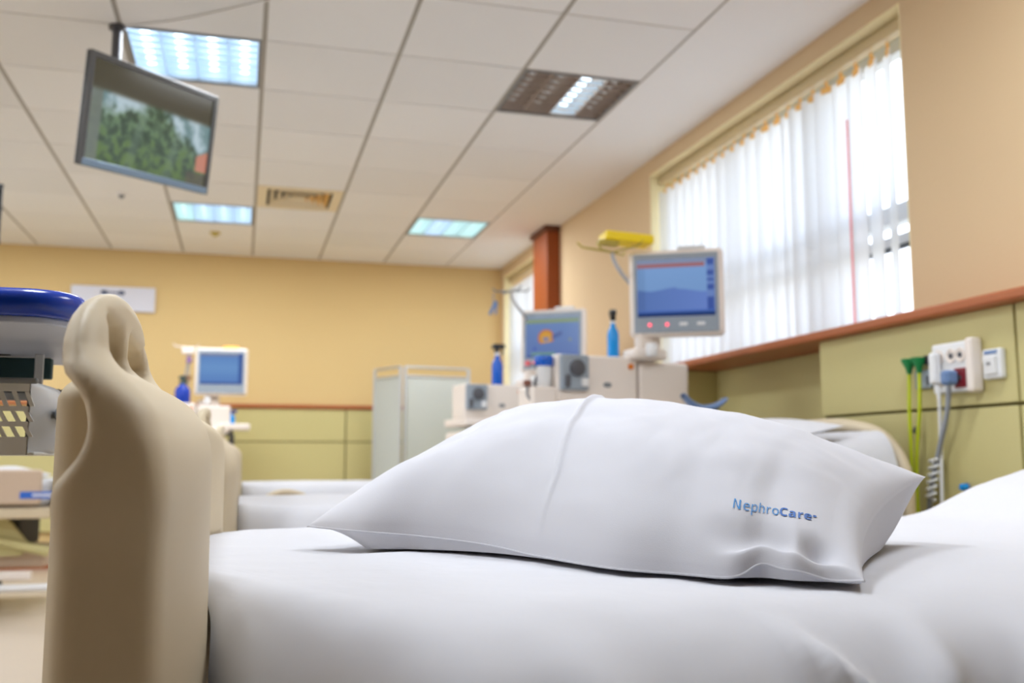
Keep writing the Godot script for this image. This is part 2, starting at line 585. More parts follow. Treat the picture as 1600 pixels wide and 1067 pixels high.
func blind(label: String, z0: float, z1: float, top: float, bottom: float, angles: Callable) -> void:
	var b := thing("vertical_blind", label, "blind", Vector3(2.425, bottom, (z0 + z1) / 2))
	var zc := (z0 + z1) / 2
	part("headrail", mb().box(Vector3(0.05, 0.045, z1 - z0 - 0.03), Vector3(0, top - bottom + 0.022, 0), 0.008, 3), M.headrail, b)
	var h := top - bottom - 0.05
	var n := int((z1 - z0 - 0.06) / 0.103)
	var pitch := (z1 - z0 - 0.06) / n
	var rng := RandomNumberGenerator.new()
	rng.seed = 11
	var rows := []
	for j in 2:
		var r := []
		for i in 9:
			var s := (i / 8.0 - 0.5) * 0.127
			r.append(Vector3(0.006 * cos(s / 0.127 * PI), h * j, s))
		rows.append(r)
	var back := []
	for r in rows:
		var q := []
		for p in r:
			q.append(p + Vector3(0.0008, 0, 0))
		back.append(q)
	var sm := mb().sheet(rows).mesh()
	var cm := mb().box(Vector3(0.006, 0.03, 0.055), Vector3.ZERO, 0.002, 1).box(Vector3(0.012, 0.03, 0.012), Vector3(0, 0.025, 0), 0.003, 1).mesh()
	for k in n:
		var z := z0 - zc + 0.03 + (k + 0.5) * pitch
		var a: float = angles.call(float(k) / (n - 1)) + rng.randf_range(-0.05, 0.05)
		var s := part("slat", sm, M.slat, b, Vector3(0, 0.004, z))
		s.rotation.y = a
		var cl := part("hanger", cm, M.slat_clip, s, Vector3(0.006, h + 0.0, 0))
		cl.scale = Vector3.ONE
	if z1 - z0 > 2.0:
		part("cord", mb().tube([Vector3(-0.03, top - bottom - 0.25, -3.44 - zc), Vector3(-0.03, 0.03, -3.443 - zc)], 0.0045, 8), M.red_cord, b)
		part("bead_chain", mb().tube(curve([Vector3(-0.02, h, z1 - zc - 0.05), Vector3(-0.03, h * 0.5, z1 - zc - 0.05), Vector3(-0.02, 0.12, z1 - zc - 0.06)]), 0.0022, 6), M.white_plastic, b)

func window_one() -> void:
	var w := setting("window_1")
	window_frame(w, -5.385, -3.02, [-4.55, -3.75])
	blind("wide white vertical blind over the near window, right of the machine screens", -5.385, -3.02, 2.555, 1.385, func(t): return (0.42 if absf(t - 0.61) > 0.05 else 0.02) if t < 0.78 else lerpf(0.15, -0.62, (t - 0.78) / 0.22))

func window_two() -> void:
	var w := setting("window_2")
	window_frame(w, -8.86, -7.62, [-8.24])
	blind("narrow white vertical blind over the far window in the back corner", -8.86, -7.62, 2.555, 1.385, func(_t): return 0.42)

# ---------------------------------------------------------------- ceiling fittings
func luminaires() -> void:
	var labels := {
		Vector2i(-1, 7): "bright square ceiling luminaire with a louvre, above the tilted television",
		Vector2i(2, 7): "ceiling luminaire with a louvre shaded by colour and one lit tube, nearest the window blind",
		Vector2i(-1, 2): "lit ceiling luminaire near the back wall, below the television in the picture",
		Vector2i(2, 2): "greenish lit ceiling luminaire near the back wall, left of the brown pilaster",
		Vector2i(-1, 12): "lit ceiling luminaire above the nearest bed's footboard, outside the picture",
		Vector2i(2, 12): "lit ceiling luminaire above the nearest bed's head, outside the picture",
		Vector2i(-4, 7): "lit ceiling luminaire above the left bed row, middle of three",
		Vector2i(-4, 2): "lit ceiling luminaire above the left bed row, nearest the back wall",
		Vector2i(-4, 12): "lit ceiling luminaire above the left bed row, farthest from the back wall",
		Vector2i(2, 17): "unlit ceiling luminaire behind the camera, nearer the window wall",
		Vector2i(-1, 17): "unlit ceiling luminaire behind the camera, nearer the aisle"}
	for c in lamp_cells():
		var key := Vector2i(c[0], c[1])
		var at := Vector3(0.04 + (c[0] + 0.5) * TILE, HC, -8.94 + (c[1] + 0.5) * TILE)
		var lit := [true, true, true, true]
		var tubes := [M.tube, M.tube, M.tube, M.tube]
		if key == Vector2i(2, 7):
			lit = [false, false, true, false]
		elif key == Vector2i(2, 2):
			tubes = [M.tube_green, M.tube, M.tube_green, M.tube_green]
		elif key == Vector2i(-1, 2):
			tubes = [M.tube_green, M.tube, M.tube, M.tube]
		elif c[1] == 17:
			lit = [false, false, false, false]
		var far: bool = c[1] > 7 or c[0] == -4
		luminaire(at, labels[key], lit, tubes, "ceiling luminaires outside the picture" if far else "ceiling luminaires in the picture")

func luminaire(at: Vector3, label: String, lit: Array, tubes: Array, group: String) -> void:
	var t := thing("ceiling_luminaire", label, "ceiling light", at, 0.0, group)
	var half: float = TILE / 2 - 0.012
	var all_on: bool = lit.count(true) > 1
	var lv: Material = M.louvre if all_on else M.louvre_shaded
	var hs := mb()
	hs.box(Vector3(half * 2, 0.004, half * 2), Vector3(0, 0.098, 0), 0.001, 1)
	for s in [-1, 1]:
		hs.box(Vector3(0.004, 0.096, half * 2), Vector3(s * (half - 0.002), 0.05, 0), 0.001, 1)
		hs.box(Vector3(half * 2, 0.096, 0.004), Vector3(0, 0.05, s * (half - 0.002)), 0.001, 1)
	part("housing", hs, M.lamp_white if all_on else M.louvre_shaded, t)
	var fr := mb()
	for s in [-1, 1]:
		fr.box(Vector3(0.012, 0.006, half * 2), Vector3(s * (half - 0.006), 0.003, 0), 0.001, 1)
		fr.box(Vector3(half * 2 - 0.024, 0.006, 0.012), Vector3(0, 0.003, s * (half - 0.006)), 0.001, 1)
	part("frame", fr, M.grey, t)
	var w := half * 2 / 4
	var any := 0
	for k in 4:
		var x := -half + (k + 0.5) * w
		part("tube", mb().tube([Vector3(x, 0.056, -half + 0.03), Vector3(x, 0.056, half - 0.03)], 0.019, 12), tubes[k] if lit[k] else M.tube_off, t)
		var on: bool = lit[k]
		if on:
			any += 1
		# parabolic blades across this tube's channel
		for j in 8:
			var z := -half + (j + 0.5) * half * 2 / 8
			part("louvre_blade", mb().prism(PackedVector2Array([Vector2(-w / 2 + 0.002, 0.008), Vector2(w / 2 - 0.002, 0.008), Vector2(w / 2 - 0.002, 0.034), Vector2(0, 0.022), Vector2(-w / 2 + 0.002, 0.034)]), 0.003, Transform3D(Basis(), Vector3(x, 0, z))), M.louvre if on else lv, t)
	for k in 3:
		part("louvre_divider", mb().box(Vector3(0.004, 0.085, half * 2 - 0.012), Vector3(-half + (k + 1) * w, 0.05, 0), 0.001, 1), lv, t)
	if any == 0:
		return
	var l := AreaLight3D.new()
	l.name = "lamp_light"
	l.area_size = Vector2(w * any * 0.9, half * 1.9) if any == 1 else Vector2(half * 1.9, half * 1.9)
	l.area_normalize_energy = true
	l.light_color = Color(0.945, 0.97, 1.0)
	l.light_energy = 1.65 * any / 4.0
	l.area_range = 14.0
	l.shadow_enabled = true
	l.rotation.x = -PI / 2
	l.position = Vector3(0.0 if any != 1 else w / 2, -0.004, 0)
	t.add_child(l)

func ceiling_fittings() -> void:
	# four-way diffuser
	var v := thing("air_diffuser", "square cream air diffuser with slanted vanes set in the ceiling", "air vent", Vector3(0.04 + 0.295, HC, -8.94 + 3.5 * TILE))
	part("plate", mb().box(Vector3(0.57, 0.01, 0.066), Vector3(0, 0.005, 0.252), 0.003, 1).box(Vector3(0.57, 0.01, 0.066), Vector3(0, 0.005, -0.252), 0.003, 1).box(Vector3(0.066, 0.01, 0.438), Vector3(0.252, 0.005, 0), 0.003, 1).box(Vector3(0.066, 0.01, 0.438), Vector3(-0.252, 0.005, 0), 0.003, 1), M.vent, v)
	part("duct", mb().box(Vector3(0.45, 0.01, 0.45), Vector3(0, 0.14, 0), 0.002, 1).box(Vector3(0.006, 0.13, 0.45), Vector3(-0.222, 0.07, 0), 0.001, 1).box(Vector3(0.006, 0.13, 0.45), Vector3(0.222, 0.07, 0), 0.001, 1).box(Vector3(0.45, 0.13, 0.006), Vector3(0, 0.07, 0.222), 0.001, 1).box(Vector3(0.45, 0.13, 0.006), Vector3(0, 0.07, -0.222), 0.001, 1), M.dark_grey, v)
	for q in 4:
		for k in 4:
			var d := 0.20 - k * 0.048
			var poly := PackedVector2Array([Vector2(-d, 0), Vector2(d, 0), Vector2(d - 0.03, 0.05), Vector2(-d + 0.03, 0.05)])
			var b := Basis(Vector3.UP, q * PI / 2)
			var x := Transform3D(b, Vector3.ZERO) * Transform3D(Basis(Vector3.RIGHT, -0.75), Vector3(0, 0.002, d))
			part("vane", mb().prism(poly, 0.003, x), M.vent_lit_side if q == 1 else M.vent, v)
	part("centre_plate", mb().box(Vector3(0.07, 0.006, 0.07), Vector3(0, 0.006, 0), 0.002, 1), M.vent, v)
	for s in [[Vector3(-0.85, HC, -7.03), M.grey, "small grey sprinkler head on the ceiling just below the television"], [Vector3(-0.26, HC, -8.08), M.olive, "small yellowish smoke detector on the ceiling by the back wall"]]:
		var d := thing("ceiling_detector", s[2], "detector", s[0])
		part("base", mb().lathe([Vector2(0, 0), Vector2(0.042, 0), Vector2(0.042, -0.008), Vector2(0.036, -0.013), Vector2(0, -0.013)]), M.plaster if s[1] == M.grey else s[1], d)
		part("sensor", mb().lathe([Vector2(0.020, -0.013), Vector2(0.018, -0.028), Vector2(0.010, -0.034), Vector2(0, -0.034)]), M.grey if s[1] == M.grey else M.olive, d)
	var cb := part("ceiling_cable", mb().tube(curve([Vector3(-0.53, HC - 0.006, -4.22), Vector3(-0.30, HC - 0.006, -4.09), Vector3(0.0, HC - 0.006, -3.85), Vector3(0.10, HC - 0.006, -3.76)]), 0.004, 8), M.plaster)
	tag(cb, "thin grey cable running over the ceiling away from the television pole", "cable")

# ---------------------------------------------------------------- televisions
func tv_reflection() -> ImageTexture:
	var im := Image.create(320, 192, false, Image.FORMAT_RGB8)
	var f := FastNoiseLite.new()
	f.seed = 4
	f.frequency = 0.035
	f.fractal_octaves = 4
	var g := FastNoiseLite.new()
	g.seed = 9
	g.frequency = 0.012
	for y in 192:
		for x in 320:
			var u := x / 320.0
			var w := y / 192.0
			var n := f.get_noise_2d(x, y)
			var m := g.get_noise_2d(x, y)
			var c := Color(0.24, 0.225, 0.17)  # reflected dark wall, painted as the top band
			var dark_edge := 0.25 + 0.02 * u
			# painted garden reflection: pale sky above, trees below, a tiled roof on the right
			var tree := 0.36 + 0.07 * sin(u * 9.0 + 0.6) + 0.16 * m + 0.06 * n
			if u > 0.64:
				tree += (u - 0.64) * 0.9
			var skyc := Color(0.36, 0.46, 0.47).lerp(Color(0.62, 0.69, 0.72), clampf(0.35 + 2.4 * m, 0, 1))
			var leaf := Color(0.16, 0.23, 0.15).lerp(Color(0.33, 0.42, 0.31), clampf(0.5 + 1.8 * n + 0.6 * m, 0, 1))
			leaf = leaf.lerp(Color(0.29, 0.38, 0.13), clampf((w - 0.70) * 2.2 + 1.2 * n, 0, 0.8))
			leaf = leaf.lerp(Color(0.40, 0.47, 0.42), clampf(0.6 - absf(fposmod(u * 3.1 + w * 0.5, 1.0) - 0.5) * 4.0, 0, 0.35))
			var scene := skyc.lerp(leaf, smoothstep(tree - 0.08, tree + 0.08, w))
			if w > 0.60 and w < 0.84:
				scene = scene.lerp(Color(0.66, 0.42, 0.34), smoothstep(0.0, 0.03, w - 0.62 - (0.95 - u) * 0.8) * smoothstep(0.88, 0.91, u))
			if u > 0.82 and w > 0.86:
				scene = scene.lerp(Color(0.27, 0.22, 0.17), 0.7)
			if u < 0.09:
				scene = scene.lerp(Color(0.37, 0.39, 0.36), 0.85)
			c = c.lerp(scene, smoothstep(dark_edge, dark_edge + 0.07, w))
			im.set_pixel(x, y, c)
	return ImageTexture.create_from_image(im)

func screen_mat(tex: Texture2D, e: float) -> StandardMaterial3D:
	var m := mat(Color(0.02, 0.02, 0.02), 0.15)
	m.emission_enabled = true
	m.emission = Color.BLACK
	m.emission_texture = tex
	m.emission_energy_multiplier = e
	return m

func televisions() -> void:
	var t := thing("ceiling_television", "flat television hung from a ceiling pole, tilted, its screen painted with a reflection of green trees", "television", Vector3(-0.395, 2.264, -4.182))
	t.rotation = Vector3(deg_to_rad(10.1), deg_to_rad(52.8), deg_to_rad(5.0))
	t.rotation_order = EULER_ORDER_YXZ
	var w := 0.73
	var h := 0.44
	part("casing", mb().box(Vector3(w, h, 0.022), Vector3(0, 0, -0.012), 0.008, 3).box(Vector3(w * 0.7, h * 0.6, 0.03), Vector3(0, -0.02, -0.036), 0.012, 2), M.tv_dark, t)
	var bz := mb()
	for s in [-1, 1]:
		bz.box(Vector3(0.024, h, 0.012), Vector3(s * (w / 2 - 0.012), 0, 0.002), 0.004, 2)
	bz.box(Vector3(w - 0.046, 0.024, 0.012), Vector3(0, h / 2 - 0.012, 0.002), 0.004, 2)
	part("bezel", bz, M.tv_grey, t)
	part("lower_bezel", mb().box(Vector3(w - 0.02, 0.03, 0.014), Vector3(0, -h / 2 + 0.015, 0.003), 0.005, 2), M.tv_edge, t)
	part("screen", mb().picture(w - 0.046, h - 0.052, Transform3D(Basis(), Vector3(0, 0.004, 0.0))), screen_mat(tv_reflection(), 0.75), t)  # reflection of trees painted into the glowing screen
	# pole: upright in the world, carried by the set
	var inv := t.transform.affine_inverse()
	var top := Vector3(-0.56, HC, -4.24)
	part("pole", mb().tube([inv * top, inv * (top + Vector3(0.0, -0.40, 0.0))], 0.02, 14), M.dark_grey, t)
	part("ceiling_plate", mb().tube([inv * (top + Vector3(0, -0.001, 0)), inv * (top + Vector3(0, -0.014, 0))], 0.035, 18), M.dark_grey, t)
	part("bracket", mb().tube([inv * (top + Vector3(0, -0.39, 0)), Vector3(-0.02, 0.05, -0.05)], 0.022, 10), M.grey, t)
	part("wall_plate", mb().box(Vector3(0.2, 0.2, 0.012), Vector3(0, 0.02, -0.072), 0.003, 1), M.dark_grey, t)
	# second set, of which only an edge shows
	var o := thing("ceiling_television", "dark television cut off by the left edge of the picture", "television", Vector3(-1.545, 2.12, -5.2), 0.35)
	part("casing", mb().box(Vector3(0.73, 0.31, 0.05), Vector3(0, 0, -0.02), 0.008, 2), M.black, o)
	part("bezel", mb().box(Vector3(0.73, 0.02, 0.012), Vector3(0, 0.145, 0.01), 0.003, 1).box(Vector3(0.73, 0.02, 0.012), Vector3(0, -0.145, 0.01), 0.003, 1), M.tv_dark, o)
	part("screen", mb().picture(0.69, 0.27, Transform3D(Basis(), Vector3(0, 0, 0.0075))), mat(Color(0.03, 0.03, 0.035), 0.12), o)
	part("pole", mb().tube([Vector3(0, 0, -0.05), Vector3(0, HC - 2.12, -0.05)], 0.02, 12), M.grey, o)

# ---------------------------------------------------------------- beds
# footboard: distance field meshed as surface nets. x across (inwards +), y up, z along the width (0 near, -1.03 far)
func fb_field(p: Vector3) -> float:
	var zc := -0.515
	# body slab with a sloping shoulder on the inner side
	var q := Vector3(absf(p.x + 0.079) - 0.059, absf(p.y - 0.635) - 0.34, absf(p.z - zc) - 0.515)
	var rr := 0.026
	q += Vector3(rr, rr, rr)
	var body := Vector3(maxf(q.x, 0), maxf(q.y, 0), maxf(q.z, 0)).length() + minf(maxf(q.x, maxf(q.y, q.z)), 0.0) - rr
	body = smax(body, p.x * 0.574 + p.y * 0.819 - 0.753, 0.022)
	# inner face: drawn in at the ends, a little hollow along the middle
	var e := -p.z
	var inner := -0.0255 + 0.014 * (0.93 - p.y) - 0.037 * pow(clampf(1.0 - e / 0.20, 0.0, 1.0), 2.0) - 0.030 * smoothstep(0.21, 0.33, e) * smoothstep(0.95, 0.82, e)
	body = smax(body, (p.x - inner) * 0.95, 0.02)
	# long chamfer that carries the neck over into the inner face
	body = smax(body, p.x * 0.66 + p.y * 0.72 + p.z * 0.205 - 0.6148, 0.03)
	# outer bulge in the middle
	var b := Vector3(absf(p.x + 0.146) - 0.05, absf(p.y - 0.72) - 0.27, absf(p.z + 0.60) - 0.27) + Vector3(0.03, 0.03, 0.03)
	var bulge := Vector3(maxf(b.x, 0), maxf(b.y, 0), maxf(b.z, 0)).length() + minf(maxf(b.x, maxf(b.y, b.z)), 0.0) - 0.03
	body = smin(body, bulge, 0.02)
	# handle: a leaning loop over the near part
	var cx := -0.096 - 0.006 * smoothstep(0.90, 0.94, p.y) - 0.025 * smoothstep(0.935, 0.995, p.y) + 0.012 * smoothstep(1.02, 1.075, p.y)
	var th := lerpf(0.030, 0.0155, smoothstep(0.93, 0.985, p.y))
	var sheet := absf(p.x - cx) * 0.9 - th
	var az := (p.z + 0.25) / (0.25 if p.z > -0.25 else 0.33)
	var k := 3.2 if az > 0.0 else 2.4
	var outer := pow(pow(absf(az), k) + pow(maxf(p.y - 0.86, 0.0) / 0.196, k), 1.0 / k)
	var handle := smax(sheet, (outer - 1.0) * 0.20, 0.026)
	handle = smax(handle, 0.84 - p.y, 0.05)
	# openings through the loop, one rib between them
	for s in [[-0.140, 0.060], [-0.318, 0.100]]:
		var o := Vector2(maxf(absf(p.z - s[0]) - (s[1] - 0.026), 0.0), p.y - 0.998).length() - 0.026
		handle = smax(handle, -o, 0.008)
	var d := smin(body, handle, 0.025)
	# grip hollow at the near outer corner
	var sc := Vector3((p.x + 0.176) / 0.062, (p.y - 0.925) / 0.052, (p.z + 0.02) / 0.20)
	return smax(d, -(sc.length() - 1.0) * 0.052, 0.010)

func smin(a: float, b: float, k: float) -> float:
	var h := maxf(k - absf(a - b), 0.0) / k
	return minf(a, b) - h * h * k * 0.25

func smax(a: float, b: float, k: float) -> float:
	return -smin(-a, -b, k)

func nets(f: Callable, lo: Vector3, hi: Vector3, cell: Vector3) -> ArrayMesh:
	var nx := int((hi.x - lo.x) / cell.x) + 1
	var ny := int((hi.y - lo.y) / cell.y) + 1
	var nz := int((hi.z - lo.z) / cell.z) + 1
	var d := PackedFloat32Array()
	d.resize(nx * ny * nz)
	var k := 0
	for z in nz:
		for y in ny:
			for x in nx:
				d[k] = f.call(lo + Vector3(x, y, z) * cell)
				k += 1
	var id := PackedInt32Array()
	id.resize(nx * ny * nz)
	id.fill(-1)
	var pv := PackedVector3Array()
	var pn := PackedVector3Array()
	var off := [0, 1, nx, nx + 1, nx * ny, nx * ny + 1, nx * ny + nx, nx * ny + nx + 1]
	var corner := [Vector3(0, 0, 0), Vector3(1, 0, 0), Vector3(0, 1, 0), Vector3(1, 1, 0), Vector3(0, 0, 1), Vector3(1, 0, 1), Vector3(0, 1, 1), Vector3(1, 1, 1)]
	var edges := [[0, 1], [2, 3], [4, 5], [6, 7], [0, 2], [1, 3], [4, 6], [5, 7], [0, 4], [1, 5], [2, 6], [3, 7]]
	for z in nz - 1:
		for y in ny - 1:
			for x in nx - 1:
				var b := x + y * nx + z * nx * ny
				var inside := 0
				for c in 8:
					if d[b + off[c]] < 0:
						inside += 1
				if inside == 0 or inside == 8:
					continue
				var sum := Vector3.ZERO
				var cnt := 0
				for e in edges:
					var a0: float = d[b + off[e[0]]]
					var a1: float = d[b + off[e[1]]]
					if (a0 < 0) != (a1 < 0):
						sum += (corner[e[0]] as Vector3).lerp(corner[e[1]], a0 / (a0 - a1))
						cnt += 1
				var p := lo + (Vector3(x, y, z) + sum / cnt) * cell
				id[b] = pv.size()
				pv.append(p)
				var h := 0.002
				pn.append(Vector3(f.call(p + Vector3(h, 0, 0)) - f.call(p - Vector3(h, 0, 0)), f.call(p + Vector3(0, h, 0)) - f.call(p - Vector3(0, h, 0)), f.call(p + Vector3(0, 0, h)) - f.call(p - Vector3(0, 0, h))).normalized())
	var pi := PackedInt32Array()
	for z in range(1, nz - 1):
		for y in range(1, ny - 1):
			for x in range(1, nx - 1):
				var b := x + y * nx + z * nx * ny
				var s := d[b] < 0
				for ax in 3:
					var st: int = [1, nx, nx * ny][ax]
					if (d[b + st] < 0) == s:
						continue
					var u: int = [nx, nx * ny, 1][ax]
					var w: int = [nx * ny, 1, nx][ax]
					var q := [id[b - u - w], id[b - w], id[b], id[b - u]]
					if s:
						pi.append_array([q[0], q[1], q[2], q[0], q[2], q[3]])
					else:
						pi.append_array([q[0], q[2], q[1], q[0], q[3], q[2]])
	var o := mb()
	o.put(pv, pn, pi, Transform3D())
	return o.mesh()

var fb_mesh: ArrayMesh

func make_bed(label: String, at: Vector3) -> Node3D:
	# local: x from the footboard (0) to the head (2.05), z from the near side (0) to the far side (-1.03), y up from the floor
	var b := thing("hospital_bed", label, "bed", at)
	part("footboard", fb_mesh, M.beige, b)
	var hb := mb()
	hb.tube(curve([Vector3(2.02, 0.50, -0.07), Vector3(2.02, 0.72, -0.05), Vector3(2.02, 0.88, -0.06), Vector3(2.02, 0.985, -0.17), Vector3(2.02, 1.022, -0.34), Vector3(2.02, 1.03, -0.515), Vector3(2.02, 1.022, -0.69), Vector3(2.02, 0.985, -0.86), Vector3(2.02, 0.88, -0.97), Vector3(2.02, 0.72, -0.98), Vector3(2.02, 0.50, -0.96)], 5), 0.026, 14)
	part("headboard", hb, M.beige, b)
	part("headboard_panel", mb().box(Vector3(0.03, 0.36, 0.86), Vector3(2.02, 0.68, -0.515), 0.012, 3), M.beige, b)
	part("deck", mb().box(Vector3(1.96, 0.05, 0.90), Vector3(0.99, 0.58, -0.515), 0.008, 2), M.grey_plate, b)
	part("mattress", mb().box(Vector3(1.78, 0.12, 0.82), Vector3(1.08, 0.665, -0.56), 0.04, 3), M.linen_grey, b)
	part("base_frame", mb().box(Vector3(1.9, 0.06, 0.05), Vector3(1.0, 0.21, -0.15), 0.01, 2).box(Vector3(1.9, 0.06, 0.05), Vector3(1.0, 0.21, -0.88), 0.01, 2).box(Vector3(0.06, 0.06, 0.78), Vector3(0.1, 0.21, -0.515), 0.01, 2).box(Vector3(0.06, 0.06, 0.78), Vector3(1.9, 0.21, -0.515), 0.01, 2), M.machine, b)
	for x in [0.45, 1.55]:
		part("lift_column", mb().box(Vector3(0.14, 0.34, 0.14), Vector3(x, 0.395, -0.515), 0.02, 2), M.mech, b)
		part("cross_beam", mb().box(Vector3(0.12, 0.05, 0.74), Vector3(x, 0.225, -0.515), 0.008, 1), M.machine, b)
	for x in [0.12, 1.88]:
		for z in [-0.15, -0.88]:
			var c := part("castor", mb().lathe([Vector2(0, -0.016), Vector2(0.06, -0.016), Vector2(0.065, -0.008), Vector2(0.065, 0.008), Vector2(0.06, 0.016), Vector2(0, 0.016)], Transform3D(Basis(Vector3.RIGHT, PI / 2), Vector3(x, 0.066, z)), 20), M.dark_grey, b)
			part("fork", mb().box(Vector3(0.05, 0.10, 0.012), Vector3(x, 0.13, z + 0.024), 0.004, 1).box(Vector3(0.05, 0.10, 0.012), Vector3(x, 0.13, z - 0.024), 0.004, 1).box(Vector3(0.06, 0.02, 0.06), Vector3(x, 0.178, z), 0.006, 1), M.machine, c)
	return b

const BED1 := Vector3(0, 0, -0.805)
const BED2 := Vector3(0.02, -0.03, -2.56)
const BED3 := Vector3(0.03, 0.0, -4.42)

func beds() -> void:
	fb_mesh = nets(fb_field, Vector3(-0.225, 0.28, -1.06), Vector3(0.0, 1.095, 0.03), Vector3(0.006, 0.007, 0.009))
	make_bed("nearest hospital bed, beige footboard with a looped handle filling the left foreground", BED1)
	var b2 := make_bed("second hospital bed, its arched beige headboard showing beside the wall sockets", Vector3(BED2.x, 0, BED2.z))
	b2.scale = Vector3(0.965, 0.985, 0.965)
	var b3 := make_bed("third hospital bed, mostly hidden, between the two dialysis machines", BED3)
	part("side_grip", mb().tube(curve([Vector3(0.08, 0.70, 0.01), Vector3(0.09, 0.735, 0.012), Vector3(0.16, 0.755, 0.012), Vector3(0.24, 0.735, 0.012), Vector3(0.25, 0.70, 0.01)]), 0.016, 10), M.beige, b3)

# ---------------------------------------------------------------- bedding
func bed_sheet(label: String, at: Vector3, top: float, near: float, far: float, raise_from: float, slope: float, seed_n: int, fine: bool, length := 1.97) -> void:
	var f := FastNoiseLite.new()
	f.seed = seed_n
	f.frequency = 2.2
	f.fractal_octaves = 3
	var g := FastNoiseLite.new()
	g.seed = seed_n + 3
	g.frequency = 6.0
	var nu := 150 if fine else 70
	var rows := []
	var r := 0.055
	for i in nu + 1:
		var x := lerpf(-0.024, length, float(i) / nu)
		var lift := maxf(0.0, x - raise_from) * slope * smooth(raise_from, raise_from + 0.25, x)
		var y := top + lift
		var pull: float = (0.37 if fine else 0.16) * pow(clampf(1.0 - (x + 0.024) / 0.20, 0.0, 1.0), 2.0)
		var zn := near - pull
		var zf := far + pull * 0.2
		var row := []
		# near side hanging down, over the edge, across the top, down the far side
		var path := []
		var drop := 0.26
		var rv := 0.17
		var rh := 0.20 if fine else 0.10
		for k in 10:
			path.append([Vector2(zn + 0.03 * (1.0 - k / 10.0), y - rv - drop * (1.0 - k / 10.0)), Vector2(1, 0.1)])
		for k in 25:
			var a := PI / 2 * k / 24.0
			path.append([Vector2(zn - rh + rh * pow(cos(a), 0.9), y - rv + rv * pow(sin(a), 0.9)), Vector2(cos(a), sin(a))])
		var nt := 60 if fine else 24
		for k in range(1, nt):
			path.append([Vector2(lerpf(zn - rh, zf + r, float(k) / nt), y), Vector2(0, 1)])
		for k in 7:
			var a := PI / 2 * k / 6.0
			path.append([Vector2(zf + r - r * sin(a), y - r + r * cos(a)), Vector2(-sin(a), cos(a))])
		for k in range(1, 8):
			path.append([Vector2(zf, y - r - 0.2 * k / 8.0), Vector2(-1, 0)])
		for q in path:
			var p: Vector2 = q[0]
			var m: Vector2 = q[1]
			var side := clampf((y - p.y) / 0.12, 0.0, 1.0)
			var w: float = 0.004 * f.get_noise_2d(x * 1.0, p.x * 1.2) + 0.0015 * g.get_noise_2d(x * 1.4, p.x * 2.0)
			# hanging cloth falls in soft upright folds
			w += side * (0.012 * f.get_noise_2d(x * 2.2 + p.y * 0.5, 7.0) + 0.006 * g.get_noise_2d(x * 1.6 + p.y * 0.8, 3.0 + p.y * 0.4))
			if fine:
				# slanting folds at the near edge under the pillow's right corner, and the tucked corner by the footboard
				for fold in [[0.42, 0.55, 0.010, 0.016], [0.56, -0.45, 0.008, 0.020], [0.68, -0.65, 0.009, 0.022], [0.86, -0.6, 0.008, 0.025], [0.24, 0.3, 0.006, 0.03]]:
					var dd: float = x - fold[0] + (p.y - top) * fold[1]
					w += 2.4 * fold[2] * exp(-pow(dd / fold[3], 2.0)) * smooth(0.002, 0.06, y - p.y)
			var tuck: float = -0.028 * clampf(1.0 - x / 0.08, 0.0, 1.0) * smooth(-0.24, -0.36, p.x) * smooth(-0.93, -0.80, p.x) if fine else 0.0
			row.append(Vector3(at.x + x + tuck, p.y + m.y * w, at.z + p.x + m.x * w))
		rows.append(row)
	var o := part("bed_sheet", mb().sheet(rows), M.linen)
	tag(o, label, "bed sheet")

# pillow surface: seam on the bed side followed point by point
const SEAM_U := [-1.0, -0.78, -0.563, -0.318, -0.059, 0.284, 0.491, 0.644, 0.737, 0.823, 0.92, 1.0]
const SEAM := [Vector3(0.087, 0.812, -1.336), Vector3(0.148, 0.808, -1.281), Vector3(0.224, 0.802, -1.254), Vector3(0.293, 0.795, -1.194), Vector3(0.336, 0.788, -1.108), Vector3(0.378, 0.786, -0.987), Vector3(0.429, 0.785, -0.928), Vector3(0.461, 0.785, -0.881), Vector3(0.491, 0.785, -0.871), Vector3(0.508, 0.785, -0.843), Vector3(0.536, 0.786, -0.823), Vector3(0.554, 0.789, -0.799)]
const P_FR := Vector3(0.940, 0.8747, -1.2)
const P_FL := Vector3(0.4594, 0.8881, -1.7776)

func seam_lift(u: float) -> float:
	return 0.013 * gauss(u - 0.735, 0.055) + 0.009 * gauss(u - 0.83, 0.06)

func seam_at(u: float) -> Vector3:
	for k in SEAM_U.size() - 1:
		if u <= SEAM_U[k + 1] or k == SEAM_U.size() - 2:
			var t: float = clampf((u - SEAM_U[k]) / (SEAM_U[k + 1] - SEAM_U[k]), 0, 1)
			var a: Vector3 = SEAM[maxi(k - 1, 0)]
			var d: Vector3 = SEAM[mini(k + 2, SEAM.size() - 1)]
			return (SEAM[k] as Vector3).lerp(SEAM[k + 1], t) if k < 0 else (SEAM[k] as Vector3).cubic_interpolate(SEAM[k + 1], a, d, t)
	return SEAM[-1]

var pn1 := FastNoiseLite.new()

func crease_u(v: float) -> float:
	if v < -0.78:
		return -0.067
	return lerpf(-0.067, -0.267, (v + 0.78) / 1.34) - 0.02 * sin((v + 0.78) / 1.34 * PI)

func gauss(x: float, s: float) -> float:
	return exp(-x * x / (s * s))

func pillow_base(u: float, v: float) -> Vector3:
	var t := (u + 1) / 2
	var s := (v + 1) / 2
	var b := seam_at(u).lerp(P_FL.lerp(P_FR, t), s)
	var inw := (P_FR - P_FL).normalized()
	b.y += seam_lift(u) * exp(-(v + 1.0) / 0.07)
	return b - inw * (0.03 * (1.0 - v * v) * u)

